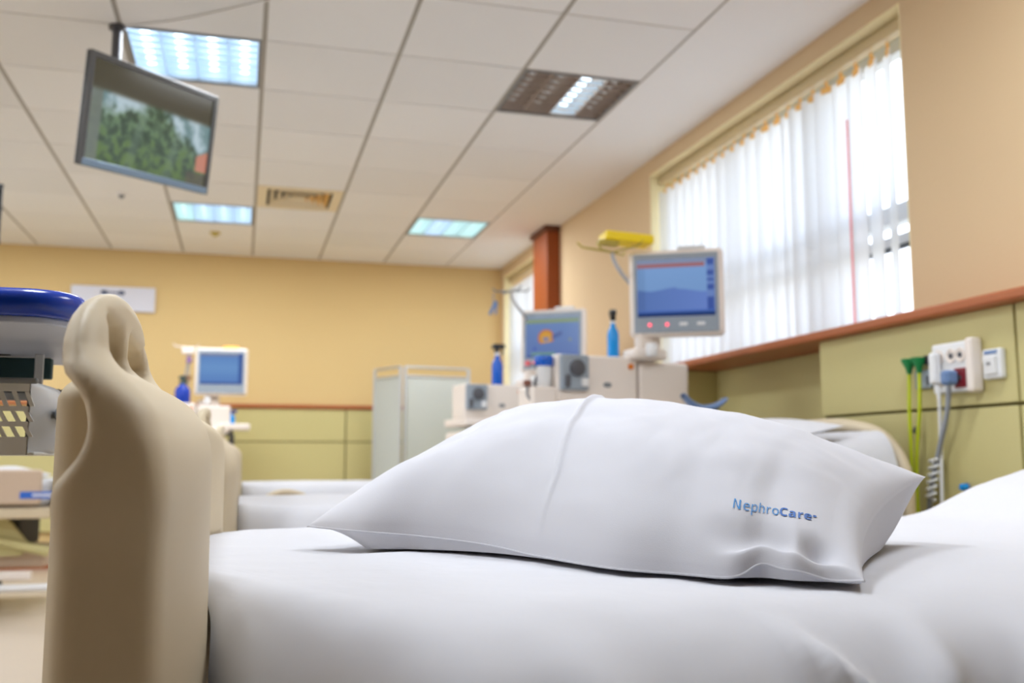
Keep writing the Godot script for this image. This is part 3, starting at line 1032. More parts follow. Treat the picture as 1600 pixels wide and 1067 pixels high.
func pillow_at(u: float, v: float) -> Vector3:
	var b := pillow_base(u, v)
	var uu := (u + 0.2893) / (0.7107 if u < -0.2893 else 1.2893)
	var vv := (v - 0.0304) / (1.0304 if v < 0.0304 else 0.9696)
	var prof := pow(maxf(0.0, 1.0 - pow(absf(uu), 1.93)), 0.544) * pow(maxf(0.0, 1.0 - pow(absf(vv), 1.93)), 0.544)
	var h := 0.1481 * prof
	var edge := minf(1.0, prof * 2.0)
	h += edge * (0.006 * pn1.get_noise_2d(u * 1.3, v * 1.3) + 0.002 * pn1.get_noise_2d(u * 4.0 + 9.0, v * 3.0))
	# ironed crease across the middle
	var cu := u - crease_u(v)
	if v < 0.6:
		h += edge * 0.0065 * gauss(cu, 0.012) * smooth(0.6, 0.4, v) * (0.55 + 0.45 * absf(cos((v + 0.2) * 2.2)))
	# small tuck at the left
	h += 0.004 * gauss(u + 0.60 + 0.12 * (v + 0.3), 0.02) * gauss(v + 0.2, 0.25)
	h -= 0.006 * gauss(u + 0.66, 0.06) * gauss(v + 0.25, 0.3)
	# dents and folds above the lifted seam at the right corner
	h -= 0.010 * gauss(v + 0.905, 0.06) * smooth(0.50, 0.66, u) * smooth(0.96, 0.86, u)
	h += 0.005 * gauss(v + 0.972, 0.02) * smooth(0.58, 0.70, u) * smooth(0.99, 0.9, u)
	h -= 0.010 * gauss(u - 0.885, 0.035) * gauss(v + 0.90, 0.06)
	h += 0.006 * gauss(u - 0.83, 0.025) * gauss(v + 0.90, 0.06)
	return b + Vector3(0, h, 0)

func pillow_under(u: float, v: float) -> Vector3:
	var b := pillow_base(u, v)
	var prof := pow(maxf(0.0, 1.0 - u * u), 0.5) * pow(maxf(0.0, 1.0 - v * v), 0.5)
	b.y = maxf(b.y - (0.09 * prof + 0.04 * smooth(0, 0.3, prof)) * smooth(-1.02, -0.55, u), minf(b.y, 0.7855))
	return b

func param(i: int, n: int) -> float:
	return sin((float(i) / n - 0.5) * PI) * 0.55 + (float(i) / n * 2 - 1) * 0.45

func pillow_normal(u: float, v: float) -> Vector3:
	var e := 0.004
	var a := pillow_at(u + e, v) - pillow_at(u - e, v)
	var b := pillow_at(u, v + e) - pillow_at(u, v - e)
	var m := a.cross(b).normalized()
	return m if m.y > 0 else -m

# where the print sits on the case: fx along the line, fy in cap heights
func print_uv(fx: float, fy: float) -> Vector2:
	return Vector2(0.6294 + 0.2374 * fx - 0.003 * fy, -0.7926 + 0.0662 * fx - 0.0856 * fx * (1.0 - fx) + (0.053 + 0.008 * fx) * fy)

func bedding() -> void:
	bed_sheet("smooth white bed sheet on the nearest bed, under the printed pillow", BED1, 0.78, 0.175, -1.045, 1.30, 0.27, 3, true)
	bed_sheet("white bed sheet on the second bed, behind the printed pillow", BED2, 0.778, -0.03, -1.0, 1.05, 0.245, 8, false, 1.91)
	bed_sheet("white bed sheet on the third bed, below the green wall panels", BED3, 0.785, 0.0, -1.04, 1.2, 0.15, 15, false)
	pn1.seed = 21
	pn1.frequency = 1.0
	pn1.fractal_octaves = 2
	var p := thing("pillow", "plump white pillow with a blue printed name, in front on the bed", "pillow")
	var nu := 340
	var nv := 130
	var top := []
	var low := []
	for i in nu + 1:
		var u := param(i, nu)
		var a := []
		var b := []
		for j in nv + 1:
			var v := param(j, nv)
			a.append(pillow_at(u, v))
			b.append(pillow_under(u, v))
		top.append(a)
		low.append(b)
	part("pillowcase", mb().sheet(top), M.pillow, p)
	part("underside", mb().sheet(low), M.pillow, p)
	var hem := []
	for i in 121:
		hem.append(pillow_base(i / 60.0 - 1.0, -1.0) + Vector3(0, 0.0, 0.0008))
	part("seam", mb().tube(hem, 0.0013, 6), M.pillow, p)
	# lettering
	var font := SystemFont.new()
	font.font_names = PackedStringArray(["Droid Sans"])
	var bold := SystemFont.new()
	bold.font_names = PackedStringArray(["Droid Sans"])
	bold.font_weight = 700
	var total := 0.0
	var words := []
	for w in [["Nephro", font, M.print_light], ["Care", bold, M.print_dark]]:
		var tm := TextMesh.new()
		tm.text = w[0]
		tm.font = w[1]
		tm.font_size = 64
		tm.pixel_size = 0.01
		tm.depth = 0.0
		tm.curve_step = 1.0
		tm.horizontal_alignment = HORIZONTAL_ALIGNMENT_LEFT
		tm.vertical_alignment = VERTICAL_ALIGNMENT_BOTTOM
		var arr := tm.get_mesh_arrays()
		var vs: PackedVector3Array = arr[Mesh.ARRAY_VERTEX]
		var lo := Vector3(1e9, 1e9, 0)
		var hi := Vector3(-1e9, -1e9, 0)
		for q in vs:
			lo = lo.min(q)
			hi = hi.max(q)
		words.append([w, vs, arr[Mesh.ARRAY_INDEX], lo, hi, total])
		total += hi.x - lo.x + 0.045
	var capw := 0.64 * 0.714
	for q in words:
		var o := mb()
		var vs: PackedVector3Array = q[1]
		var ids: PackedInt32Array = q[2]
		# baseline: descender of p hangs 0.24 em below it
		var base: float = q[3].y + (0.64 * 0.24 if q[0][0] == "Nephro" else 0.006)
		for k in range(0, ids.size(), 3):
			var tri := [vs[ids[k]], vs[ids[k + 1]], vs[ids[k + 2]]]
			for s in _split(tri, 2):
				var b0 := o.v.size()
				for c in s:
					var fx: float = (c.x - q[3].x + q[5]) / total
					var fy: float = (c.y - base) / capw
					var uv := print_uv(fx, fy)
					var m := pillow_normal(uv.x, uv.y)
					o.v.append(pillow_at(uv.x, uv.y) + m * 0.0008)
					o.n.append(m)
					o.t.append(Vector2.ZERO)
				var g := (o.v[b0 + 1] - o.v[b0]).cross(o.v[b0 + 2] - o.v[b0])
				if g.dot(o.n[b0]) > 0:
					o.ix.append_array([b0, b0 + 2, b0 + 1])
				else:
					o.ix.append_array([b0, b0 + 1, b0 + 2])
		part("lettering", o, q[0][2], p)
	var dot := mb()
	var ring := []
	for k in 14:
		var uv := print_uv(1.02 + 0.022 * cos(TAU * k / 14), 0.62 + 0.14 * sin(TAU * k / 14))
		ring.append(pillow_at(uv.x, uv.y) + pillow_normal(uv.x, uv.y) * 0.0008)
	var mid := Vector3.ZERO
	for q in ring:
		mid += q / 14.0
	var dn := pillow_normal(0.871, -0.709)
	for k in 14:
		var b0 := dot.v.size()
		dot.v.append_array([mid, ring[k], ring[(k + 1) % 14]])
		dot.n.append_array([dn, dn, dn])
		dot.t.append_array([Vector2.ZERO, Vector2.ZERO, Vector2.ZERO])
		var g2 := (dot.v[b0 + 1] - dot.v[b0]).cross(dot.v[b0 + 2] - dot.v[b0])
		dot.ix.append_array([b0, b0 + 2, b0 + 1] if g2.dot(dn) > 0 else [b0, b0 + 1, b0 + 2])
	part("printed_dot", dot, M.print_dark, p)
	# pillow leaning on the second bed's raised head end
	soft_pillow("white pillow propped at the head of the second bed, under the arched headboard", [Vector3(1.36, 0.905, -2.72), Vector3(1.80, 1.003, -2.66), Vector3(1.86, 1.015, -3.22), Vector3(1.38, 0.925, -3.25)], 0.055)

func _split(tri: Array, depth: int) -> Array:
	if depth == 0 or (tri[0] - tri[1]).length() + (tri[1] - tri[2]).length() + (tri[2] - tri[0]).length() < 0.25:
		return [tri]
	var a: Vector3 = (tri[0] + tri[1]) / 2
	var b: Vector3 = (tri[1] + tri[2]) / 2
	var c: Vector3 = (tri[2] + tri[0]) / 2
	var o := []
	for s in [[tri[0], a, c], [a, tri[1], b], [c, b, tri[2]], [a, b, c]]:
		o += _split(s, depth - 1)
	return o

func soft_pillow(label: String, q: Array, t: float) -> void:
	var o := mb()
	for s in [1.0, -0.5]:
		var rows := []
		for i in 25:
			var u := param(i, 24)
			var row := []
			for j in 25:
				var v := param(j, 24)
				var b: Vector3 = (q[0] as Vector3).lerp(q[1], (u + 1) / 2).lerp((q[3] as Vector3).lerp(q[2], (u + 1) / 2), (v + 1) / 2)
				b.y += s * t * pow(maxf(0, 1 - u * u), 0.6) * pow(maxf(0, 1 - v * v), 0.6) * (1.0 + 0.1 * sin(u * 5.0 + v * 3.0))
				row.append(b)
			rows.append(row)
		o.sheet(rows)
	tag(part("pillow", o, M.linen), label, "pillow")

# ---------------------------------------------------------------- dialysis machines
func monitor_picture(kind: int) -> ImageTexture:
	var w := 192
	var h := 144
	var im := Image.create(w, h, false, Image.FORMAT_RGB8)
	for y in h:
		for x in w:
			var u := float(x) / w
			var v := float(y) / h
			var c := Color(0.46, 0.60, 0.78)
			if kind == 0:
				c = Color(0.44, 0.57, 0.75).lerp(Color(0.47, 0.61, 0.80), 1.0 - v)
				var hill := 0.52 + 0.03 * sin(u * 9.0) + (0.03 if u > 0.5 else 0.0)
				if v > hill:
					c = Color(0.34, 0.45, 0.68).lerp(Color(0.40, 0.50, 0.76), u)
				if u < 0.1:
					c = c.darkened(0.06)
				if v < 0.075:
					c = Color(0.50, 0.55, 0.66)
				elif v < 0.14 and u < 0.87:
					c = Color(0.60, 0.40, 0.42)
				if u > 0.90:
					c = Color(0.40, 0.50, 0.72)
					for b in [[0.02, 0.12], [0.22, 0.30], [0.36, 0.40], [0.46, 0.55], [0.68, 0.94]]:
						if v > b[0] and v < b[1] and u < 0.985:
							c = Color(0.24, 0.33, 0.60)
				if v > 0.93:
					c = Color(0.13, 0.22, 0.42)
				elif v > 0.89:
					c = Color(0.28, 0.40, 0.68)
			elif kind == 1:
				c = Color(0.40, 0.51, 0.70).lerp(Color(0.36, 0.45, 0.66), v)
				if v < 0.07:
					c = Color(0.50, 0.57, 0.66)
				elif v < 0.16:
					c = Color(0.50, 0.58, 0.44)
				# a half-round gauge in orange with a pointer
				var d := Vector2((u - 0.38) * 1.33, v - 0.52)
				var r := d.length()
				if r < 0.20 and d.y < 0.12 - d.x * 0.15 and not (r < 0.08 and d.y > 0.0):
					c = Color(0.78, 0.58, 0.24).lerp(Color(0.70, 0.38, 0.26), smoothstep(0.13, 0.20, r))
				if absf(d.y + 0.02 + (d.x - 0.2) * 0.45) < 0.05 and d.x > 0.15 and d.x < 0.40:
					c = Color(0.30, 0.37, 0.58)
				if Vector2((u - 0.17) * 1.33, v - 0.78).length() < 0.035:
					c = Color(0.20, 0.30, 0.66)
				if Vector2((u - 0.83) * 1.33, v - 0.58).length() < 0.035:
					c = Color(0.50, 0.55, 0.45)
				if v > 0.88 and v < 0.94 and u > 0.1 and u < 0.55:
					c = Color(0.42, 0.58, 0.52)
				if v > 0.95:
					c = Color(0.26, 0.34, 0.58)
			else:
				c = Color(0.42, 0.58, 0.78).lerp(Color(0.34, 0.48, 0.72), absf(v - 0.45) * 1.6)
				if v < 0.08:
					c = Color(0.50, 0.52, 0.62)
				if u > 0.90 or v > 0.93:
					c = Color(0.24, 0.35, 0.60)
			im.set_pixel(x, y, c)
	return ImageTexture.create_from_image(im)

# local: origin on the floor under the middle of the front, +z to the front
func machine(label: String, at: Vector3, turn: float, kind: int, mon_at: Vector3, mon_turn: float, mon_tilt: float) -> Node3D:
	var t := thing("dialysis_machine", label, "dialysis machine", at, turn)
	part("base", mb().box(Vector3(0.58, 0.12, 0.46), Vector3(0, 0.15, -0.22), 0.03, 3), M.machine, t)
	for x in [-0.24, 0.24]:
		for z in [-0.04, -0.40]:
			part("castor", mb().lathe([Vector2(0, -0.014), Vector2(0.046, -0.014), Vector2(0.05, -0.007), Vector2(0.05, 0.007), Vector2(0.046, 0.014), Vector2(0, 0.014)], Transform3D(Basis(Vector3.FORWARD, PI / 2), Vector3(x, 0.05, z)), 18), M.dark_grey, t)
	part("lower_cabinet", mb().box(Vector3(0.56, 0.86, 0.36), Vector3(0, 0.63, -0.21), 0.02, 3), M.machine, t)
	part("work_shelf", mb().box(Vector3(0.64, 0.045, 0.40), Vector3(0.03, 1.115, -0.18), 0.012, 3), M.machine, t)
	part("lower_door", mb().box(Vector3(0.24, 0.20, 0.02), Vector3(-0.15, 0.975, -0.022), 0.01, 2), M.dark_grey, t)
	part("rotor_cover", mb().lathe([Vector2(0, 0), Vector2(0.05, 0), Vector2(0.05, 0.012), Vector2(0.03, 0.02), Vector2(0, 0.02)], Transform3D(Basis(Vector3.RIGHT, PI / 2), Vector3(-0.18, 0.985, -0.012)), 20), M.grey, t)
	part("upper_body", mb().box(Vector3(0.39, 0.205, 0.22), Vector3(-0.085, 1.238, -0.15), 0.014, 3), M.machine, t)
	part("side_module", mb().box(Vector3(0.255, 0.215, 0.22), Vector3(0.247, 1.215, -0.15), 0.016, 3), M.machine, t)
	if kind == 0:
		part("side_shelf", mb().box(Vector3(0.11, 0.10, 0.16), Vector3(-0.335, 1.15, -0.12), 0.012, 3), M.machine, t)
	var door := part("pump_door", mb().box(Vector3(0.13, 0.15, 0.03), Vector3(-0.205, 1.262, -0.03), 0.008, 2), M.grey_plate, t)
	part("pump_rotor", mb().lathe([Vector2(0, 0), Vector2(0.035, 0), Vector2(0.035, 0.012), Vector2(0.02, 0.018), Vector2(0, 0.018)], Transform3D(Basis(Vector3.RIGHT, PI / 2), Vector3(-0.20, 1.28, -0.013)), 20), M.dark_grey, door)
	part("clamp", mb().box(Vector3(0.03, 0.035, 0.02), Vector3(-0.165, 1.22, -0.01), 0.005, 2), M.white_plastic, door)
	part("clamp", mb().box(Vector3(0.02, 0.05, 0.02), Vector3(-0.245, 1.225, -0.01), 0.005, 2), M.dark_grey, door)
	part("orange_knob", mb().lathe([Vector2(0, 0), Vector2(0.013, 0), Vector2(0.012, 0.008), Vector2(0, 0.010)], Transform3D(Basis(Vector3.RIGHT, PI / 2), Vector3(0.075, 1.298, -0.041)), 16), M.orange, t)
	part("badge", mb().lathe([Vector2(0, 0), Vector2(0.012, 0), Vector2(0.011, 0.003), Vector2(0, 0.003)], Transform3D(Basis(Vector3.RIGHT, PI / 2).scaled(Vector3(1.8, 1, 1)), Vector3(-0.04, 1.215, -0.041)), 16), M.grey, t)
	part("vent_slot", mb().box(Vector3(0.045, 0.006, 0.01), Vector3(0.15, 1.312, -0.05), 0.002, 1).box(Vector3(0.045, 0.006, 0.01), Vector3(0.31, 1.312, -0.05), 0.002, 1), M.grey, t)
	# neck and monitor
	var inv := Basis(Vector3.UP, -turn)
	var ml: Vector3 = inv * (mon_at - at)
	part("neck", mb().box(Vector3(0.17, 0.05, 0.12), Vector3(ml.x - 0.09, 1.352, ml.z - 0.12), 0.02, 3).box(Vector3(0.12, 0.16, 0.05), Vector3(ml.x - 0.07, 1.43, ml.z - 0.125), 0.016, 3), M.machine, t)
	part("neck_joint", mb().lathe([Vector2(0, 0), Vector2(0.022, 0), Vector2(0.024, 0.004), Vector2(0.024, 0.05), Vector2(0.02, 0.056), Vector2(0, 0.056)], Transform3D(Basis(), Vector3(ml.x - 0.10, 1.34, ml.z - 0.045)), 18), M.white_plastic, t)
	var x := Transform3D(Basis(Vector3.UP, mon_turn - turn) * Basis(Vector3.RIGHT, mon_tilt), ml)
	var mon := part("monitor", mb().box(Vector3(0.41, 0.385, 0.055), Vector3(0, 0, -0.028), 0.024, 4).box(Vector3(0.33, 0.30, 0.07), Vector3(0, -0.01, -0.065), 0.03, 4), M.machine, t)
	mon.transform = x
	part("front_plate", mb().box(Vector3(0.365, 0.345, 0.008), Vector3(0, 0, 0.001), 0.003, 2), M.grey_plate, mon)
	part("screen", mb().picture(0.335, 0.252, Transform3D(Basis(), Vector3(0, 0.022, 0.0056))), screen_mat(monitor_picture(kind), 0.62), mon)
	if kind != 2:
		for k in 2:
			part("alarm_key", mb().lathe([Vector2(0, 0), Vector2(0.008, 0), Vector2(0.007, 0.003), Vector2(0, 0.004)], Transform3D(Basis(Vector3.RIGHT, PI / 2), Vector3(-0.115 + 0.075 * k, -0.138, 0.005)), 14), glow(Color(1.0, 0.35, 0.42), 1.0), mon)
		for k in 2:
			part("soft_key", mb().box(Vector3(0.035, 0.014, 0.004), Vector3(0.03 + 0.075 * k, -0.138, 0.006), 0.002, 1), M.white_plastic, mon)
	part("status_lamp", mb().box(Vector3(0.12, 0.018, 0.05), Vector3(0.07, 0.198, -0.03), 0.008, 3), M.white_plastic if kind != 2 else glow(Color(1.0, 0.62, 0.25), 1.3), mon)
	return t

func infusion_pole(t: Node3D, foot: Vector3, pts: Array, hooks: Array, m: Material) -> void:
	var inv := t.transform.affine_inverse()
	var l := [inv * foot]
	for p in pts:
		l.append(inv * p)
	part("infusion_pole", mb().tube(curve(l, 6), 0.009, 10), M.steel, t)
	var c: Vector3 = pts[-1]
	for h in hooks:
		part("pole_hook", mb().tube([inv * c, inv * (c + h * 0.85), inv * (c + h + Vector3(0, 0.018, 0))], 0.005, 8), m, t)

func machines() -> void:
	var a := machine("dialysis machine with a blue screen in front of the near window blind", Vector3(1.55, 0, -3.90), 0.14, 0, Vector3(1.80, 1.618, -3.865), -0.515, 0.036)
	infusion_pole(a, Vector3(1.72, 1.2, -4.06), [Vector3(1.71, 1.60, -4.06), Vector3(1.66, 1.665, -4.02), Vector3(1.59, 1.72, -3.98), Vector3(1.55, 1.77, -3.96), Vector3(1.54, 1.80, -3.95)], [Vector3(-0.17, 0.012, 0.02), Vector3(-0.10, -0.01, 0.10), Vector3(0.12, 0.03, 0.06), Vector3(0.10, 0.01, -0.10)], M.olive)
	var b := machine("dialysis machine with an orange gauge on its screen, below the brown pilaster", Vector3(1.53, 0, -5.60), 0.12, 1, Vector3(1.79, 1.612, -5.598), -0.595, -0.03)
	infusion_pole(b, Vector3(1.72, 1.2, -5.78), [Vector3(1.70, 1.64, -5.74), Vector3(1.64, 1.755, -5.67), Vector3(1.57, 1.81, -5.6), Vector3(1.53, 1.86, -5.58), Vector3(1.525, 1.895, -5.57)], [Vector3(-0.12, -0.01, 0.02), Vector3(0.12, 0.01, -0.02), Vector3(0.03, 0.0, 0.11), Vector3(-0.03, 0.0, -0.11)], M.grey)
	var c := machine("distant dialysis machine against the back wall, left of the folding screen", Vector3(-0.47, 0, -8.12), 0.0, 2, Vector3(-0.178, 1.60, -8.22), -0.05, 0.03)
	infusion_pole(c, Vector3(-0.50, 1.2, -8.4), [Vector3(-0.47, 1.5, -8.36), Vector3(-0.44, 1.70, -8.33), Vector3(-0.44, 1.80, -8.32)], [Vector3(-0.12, 0.01, 0.0), Vector3(0.08, 0.0, 0.06), Vector3(0.02, 0.0, -0.09)], M.machine)
	var inv := c.transform.affine_inverse()
	part("side_tray", mb().box(Vector3(0.24, 0.05, 0.22), inv * Vector3(-0.06, 1.155, -8.25), 0.012, 2), M.machine, c)
	part("tray_bracket", mb().box(Vector3(0.10, 0.05, 0.06), inv * Vector3(-0.12, 1.11, -8.22), 0.008, 2).box(Vector3(0.04, 0.20, 0.05), inv * Vector3(-0.08, 1.0, -8.25), 0.008, 2), M.dark_grey, c)

func bottle(label: String, at: Vector3, turn: float, h: float, r: float, m: Material, head: Material) -> void:
	var t := thing("spray_bottle", label, "spray bottle", at, turn)
	part("bottle", mb().lathe([Vector2(0, 0), Vector2(r * 0.94, 0), Vector2(r, 0.006), Vector2(r, h * 0.48), Vector2(r * 0.85, h * 0.56), Vector2(r * 0.45, h * 0.66), Vector2(r * 0.4, h * 0.72), Vector2(0, h * 0.72)]), m, t)
	part("collar", mb().lathe([Vector2(0, 0), Vector2(r * 0.5, 0), Vector2(r * 0.5, h * 0.07), Vector2(0, h * 0.07)], Transform3D(Basis(), Vector3(0, h * 0.72, 0))), M.white_plastic if head == M.black else head, t)
	var hd := mb()
	hd.prism(PackedVector2Array([Vector2(-0.030, h * 0.88), Vector2(0.045, h * 0.90), Vector2(0.050, h * 0.95), Vector2(0.045, h), Vector2(-0.022, h), Vector2(-0.036, h * 0.94)]), 0.026)
	hd.box(Vector3(0.026, h * 0.12, 0.024), Vector3(-0.004, h * 0.83, 0), 0.005, 2)
	part("spray_head", hd, head, t)
	part("trigger", mb().tube(curve([Vector3(0.024, h * 0.90, 0), Vector3(0.040, h * 0.83, 0), Vector3(0.032, h * 0.74, 0)]), 0.006, 8), head, t)

func small_machine_things() -> void:
	bottle("cyan spray bottle with a black head, left of the nearer blue screen", Vector3(1.57, 1.341, -4.03), 1.3, 0.215, 0.026, M.cyan_bottle, M.black)
	bottle("dark blue spray bottle with a black head, before the far window blind", Vector3(1.475, 1.341, -5.71), 0.25, 0.25, 0.034, M.blue_bottle, M.black)
	bottle("teal and blue spray bottle on the distant machine, left of its screen", Vector3(-0.47, 1.341, -8.25), 0.8, 0.22, 0.06, M.blue, M.teal)
	bottle("small blue bottle on the side tray of the distant machine", Vector3(-0.09, 1.181, -8.22), 0.5, 0.11, 0.03, M.cyan_bottle, M.blue)
	# white tub with blue lid at the left end of the nearer machine
	var tub := thing("disinfectant_tub", "white tub with a blue lid at the left end of the nearer machine", "tub", Vector3(1.225, 1.2, -3.955))
	part("tub", mb().lathe([Vector2(0, 0), Vector2(0.028, 0), Vector2(0.031, 0.004), Vector2(0.034, 0.092), Vector2(0, 0.092)]), M.white_plastic, tub)
	part("lid", mb().lathe([Vector2(0, 0.09), Vector2(0.036, 0.09), Vector2(0.040, 0.098), Vector2(0.040, 0.128), Vector2(0.036, 0.134), Vector2(0, 0.134)]), M.blue_bottle, tub)
	# yellow tray on the nearer pole
	var tr := thing("yellow_tray", "bright yellow flat tray on top of the nearer infusion pole", "tray", Vector3(1.605, 1.836, -3.95), -0.06)
	tr.rotation.z = -0.06
	part("tray", mb().box(Vector3(0.22, 0.04, 0.12), Vector3(0, 0.024, 0), 0.008, 3), M.yellow, tr)
	part("clip", mb().box(Vector3(0.09, 0.022, 0.05), Vector3(-0.09, -0.006, 0.02), 0.006, 2), M.olive, tr)
	# clip dangling from the farther pole
	var cl := thing("hanging_clamp", "grey blue clamp dangling at the left of the farther infusion pole", "clamp", Vector3(1.412, 1.75, -5.57))
	part("cord", mb().tube([Vector3(0.004, 0.13, 0), Vector3(0, 0.06, 0)], 0.003, 6), M.cord_grey, cl)
	part("body", mb().tube([Vector3(0.02, 0.08, 0), Vector3(-0.02, 0.0, 0)], 0.010, 8), M.pale_blue, cl)
	part("lever", mb().tube([Vector3(0.02, 0.07, 0.01), Vector3(0.012, 0.0, 0.02)], 0.006, 8), M.pale_blue, cl)
	# bits hanging from the distant pole
	var bits := thing("line_connectors", "pale and purple tube connectors hanging on the distant infusion pole", "connectors", Vector3(-0.44, 1.55, -8.27))
	part("clip", mb().box(Vector3(0.10, 0.06, 0.03), Vector3(0.0, 0.22, 0), 0.012, 2), M.machine, bits)
	part("purple_cap", mb().lathe([Vector2(0, 0), Vector2(0.022, 0), Vector2(0.022, 0.05), Vector2(0, 0.05)], Transform3D(Basis(), Vector3(0.01, 0.12, 0))), mat(Color(0.55, 0.42, 0.62), 0.5), bits)
	part("line", mb().tube([Vector3(0.01, 0.24, 0), Vector3(0.012, -0.06, 0)], 0.005, 6), M.cord_grey, bits)
	part("brown_cap", mb().lathe([Vector2(0, 0), Vector2(0.02, 0), Vector2(0.02, 0.035), Vector2(0, 0.035)], Transform3D(Basis(), Vector3(0.012, -0.02, 0))), mat(Color(0.62, 0.46, 0.34), 0.5), bits)
	# connectors beside the tub
	var cn := thing("blood_line", "dark tubing with pink and brown caps beside the blue lidded tub", "tubing", Vector3(1.155, 1.2, -3.955))
	part("tube", mb().tube(curve([Vector3(0.035, 0.10, 0.0), Vector3(0.045, 0.06, 0.0), Vector3(0.03, 0.02, 0.0), Vector3(0.035, -0.0, 0.0)]), 0.006, 8), M.dark_grey, cn)
	part("pink_cap", mb().lathe([Vector2(0, 0), Vector2(0.012, 0), Vector2(0.013, 0.02), Vector2(0, 0.024)], Transform3D(Basis(), Vector3(0.0, 0.09, 0))), M.pink, cn)
	part("stem", mb().tube([Vector3(0.035, 0.098, 0), Vector3(0.0, 0.092, 0)], 0.005, 8), M.grey, cn)
	part("brown_cap", mb().lathe([Vector2(0, 0), Vector2(0.016, 0), Vector2(0.018, 0.022), Vector2(0, 0.026)], Transform3D(Basis(), Vector3(-0.008, 0.004, 0.02))), mat(Color(0.50, 0.30, 0.24), 0.5), cn)
	part("line", mb().tube(curve([Vector3(-0.008, 0.01, 0.02), Vector3(-0.01, -0.04, 0.03), Vector3(0.03, -0.07, 0.04), Vector3(0.07, -0.02, 0.02)]), 0.005, 8), M.grey, cn)
	# pale blue arm rest beside the nearer machine
	var ar := thing("arm_support", "pale blue curved arm support at the right of the nearer machine", "arm support", Vector3(1.80, 1.10, -3.62), -0.2)
	var rows := []
	for i in 17:
		var s := i / 16.0 * 2 - 1
		var row := []
		for j in 13:
			var a := PI * 2 * j / 12.0
			row.append(Vector3(s * 0.085, 0.055 * s * s * (1.0 if s < 0 else 0.7) + 0.016 * sin(a) * (1.1 - 0.5 * s * s), 0.05 * cos(a)))
		rows.append(row)
	part("cushion", mb().sheet(rows), M.pale_blue, ar)
	part("bracket", mb().tube([Vector3(-0.02, -0.01, 0), Vector3(-0.05, -0.04, -0.10), Vector3(-0.07, -0.04, -0.16)], 0.012, 8), M.grey, ar)

# ---------------------------------------------------------------- back of the room
func back_of_room() -> void:
	var s := thing("folding_screen", "grey folding privacy screen with a metal frame before the back wall", "screen", Vector3(1.5, 0, -8.38))
	var leaf := func(x0: float, z0: float, x1: float, z1: float):
		var a := Vector3(x0, 0, z0)
		var b := Vector3(x1, 0, z1)
		var fr := mb()
		for p in [a, b]:
			fr.tube([p + Vector3(0, 0.06, 0), p + Vector3(0, 1.68, 0)], 0.014, 10)
		for y in [0.30, 1.60, 1.68]:
			fr.tube([a + Vector3(0, y, 0), b + Vector3(0, y, 0)], 0.011, 8)
		part("leaf_frame", fr, M.aluminium, s)
		var d := (b - a)
		part("cloth", mb().box(Vector3(d.length() - 0.03, 1.28, 0.008), (a + b) / 2 + Vector3(0, 0.955, 0), 0.002, 1, Basis(Vector3.UP, -atan2(d.z, d.x))), M.screen_cloth, s)
		for p in [a, b]:
			part("foot", mb().lathe([Vector2(0, 0), Vector2(0.02, 0), Vector2(0.02, 0.05), Vector2(0, 0.065)], Transform3D(Basis(), p)), M.dark_grey, s)
	leaf.call(-0.385, -0.25, -0.215, 0.12)
	leaf.call(-0.175, 0.12, 0.40, 0.02)
	var g := thing("wall_sign", "white wall plaque with a dark blue word on the back wall", "sign", Vector3(-1.107, 2.27, -8.968))
	part("plate", mb().box(Vector3(0.68, 0.215, 0.03), Vector3(0, 0, 0.016), 0.006, 2), mat(Color(0.86, 0.86, 0.90), 0.4), g)
	part("print", mb().box(Vector3(0.16, 0.014, 0.002), Vector3(-0.005, 0.052, 0.032), 0.0008, 1).box(Vector3(0.05, 0.034, 0.002), Vector3(-0.075, 0.052, 0.032), 0.0008, 1).box(Vector3(0.05, 0.034, 0.002), Vector3(0.065, 0.052, 0.032), 0.0008, 1), M.print_navy, g)

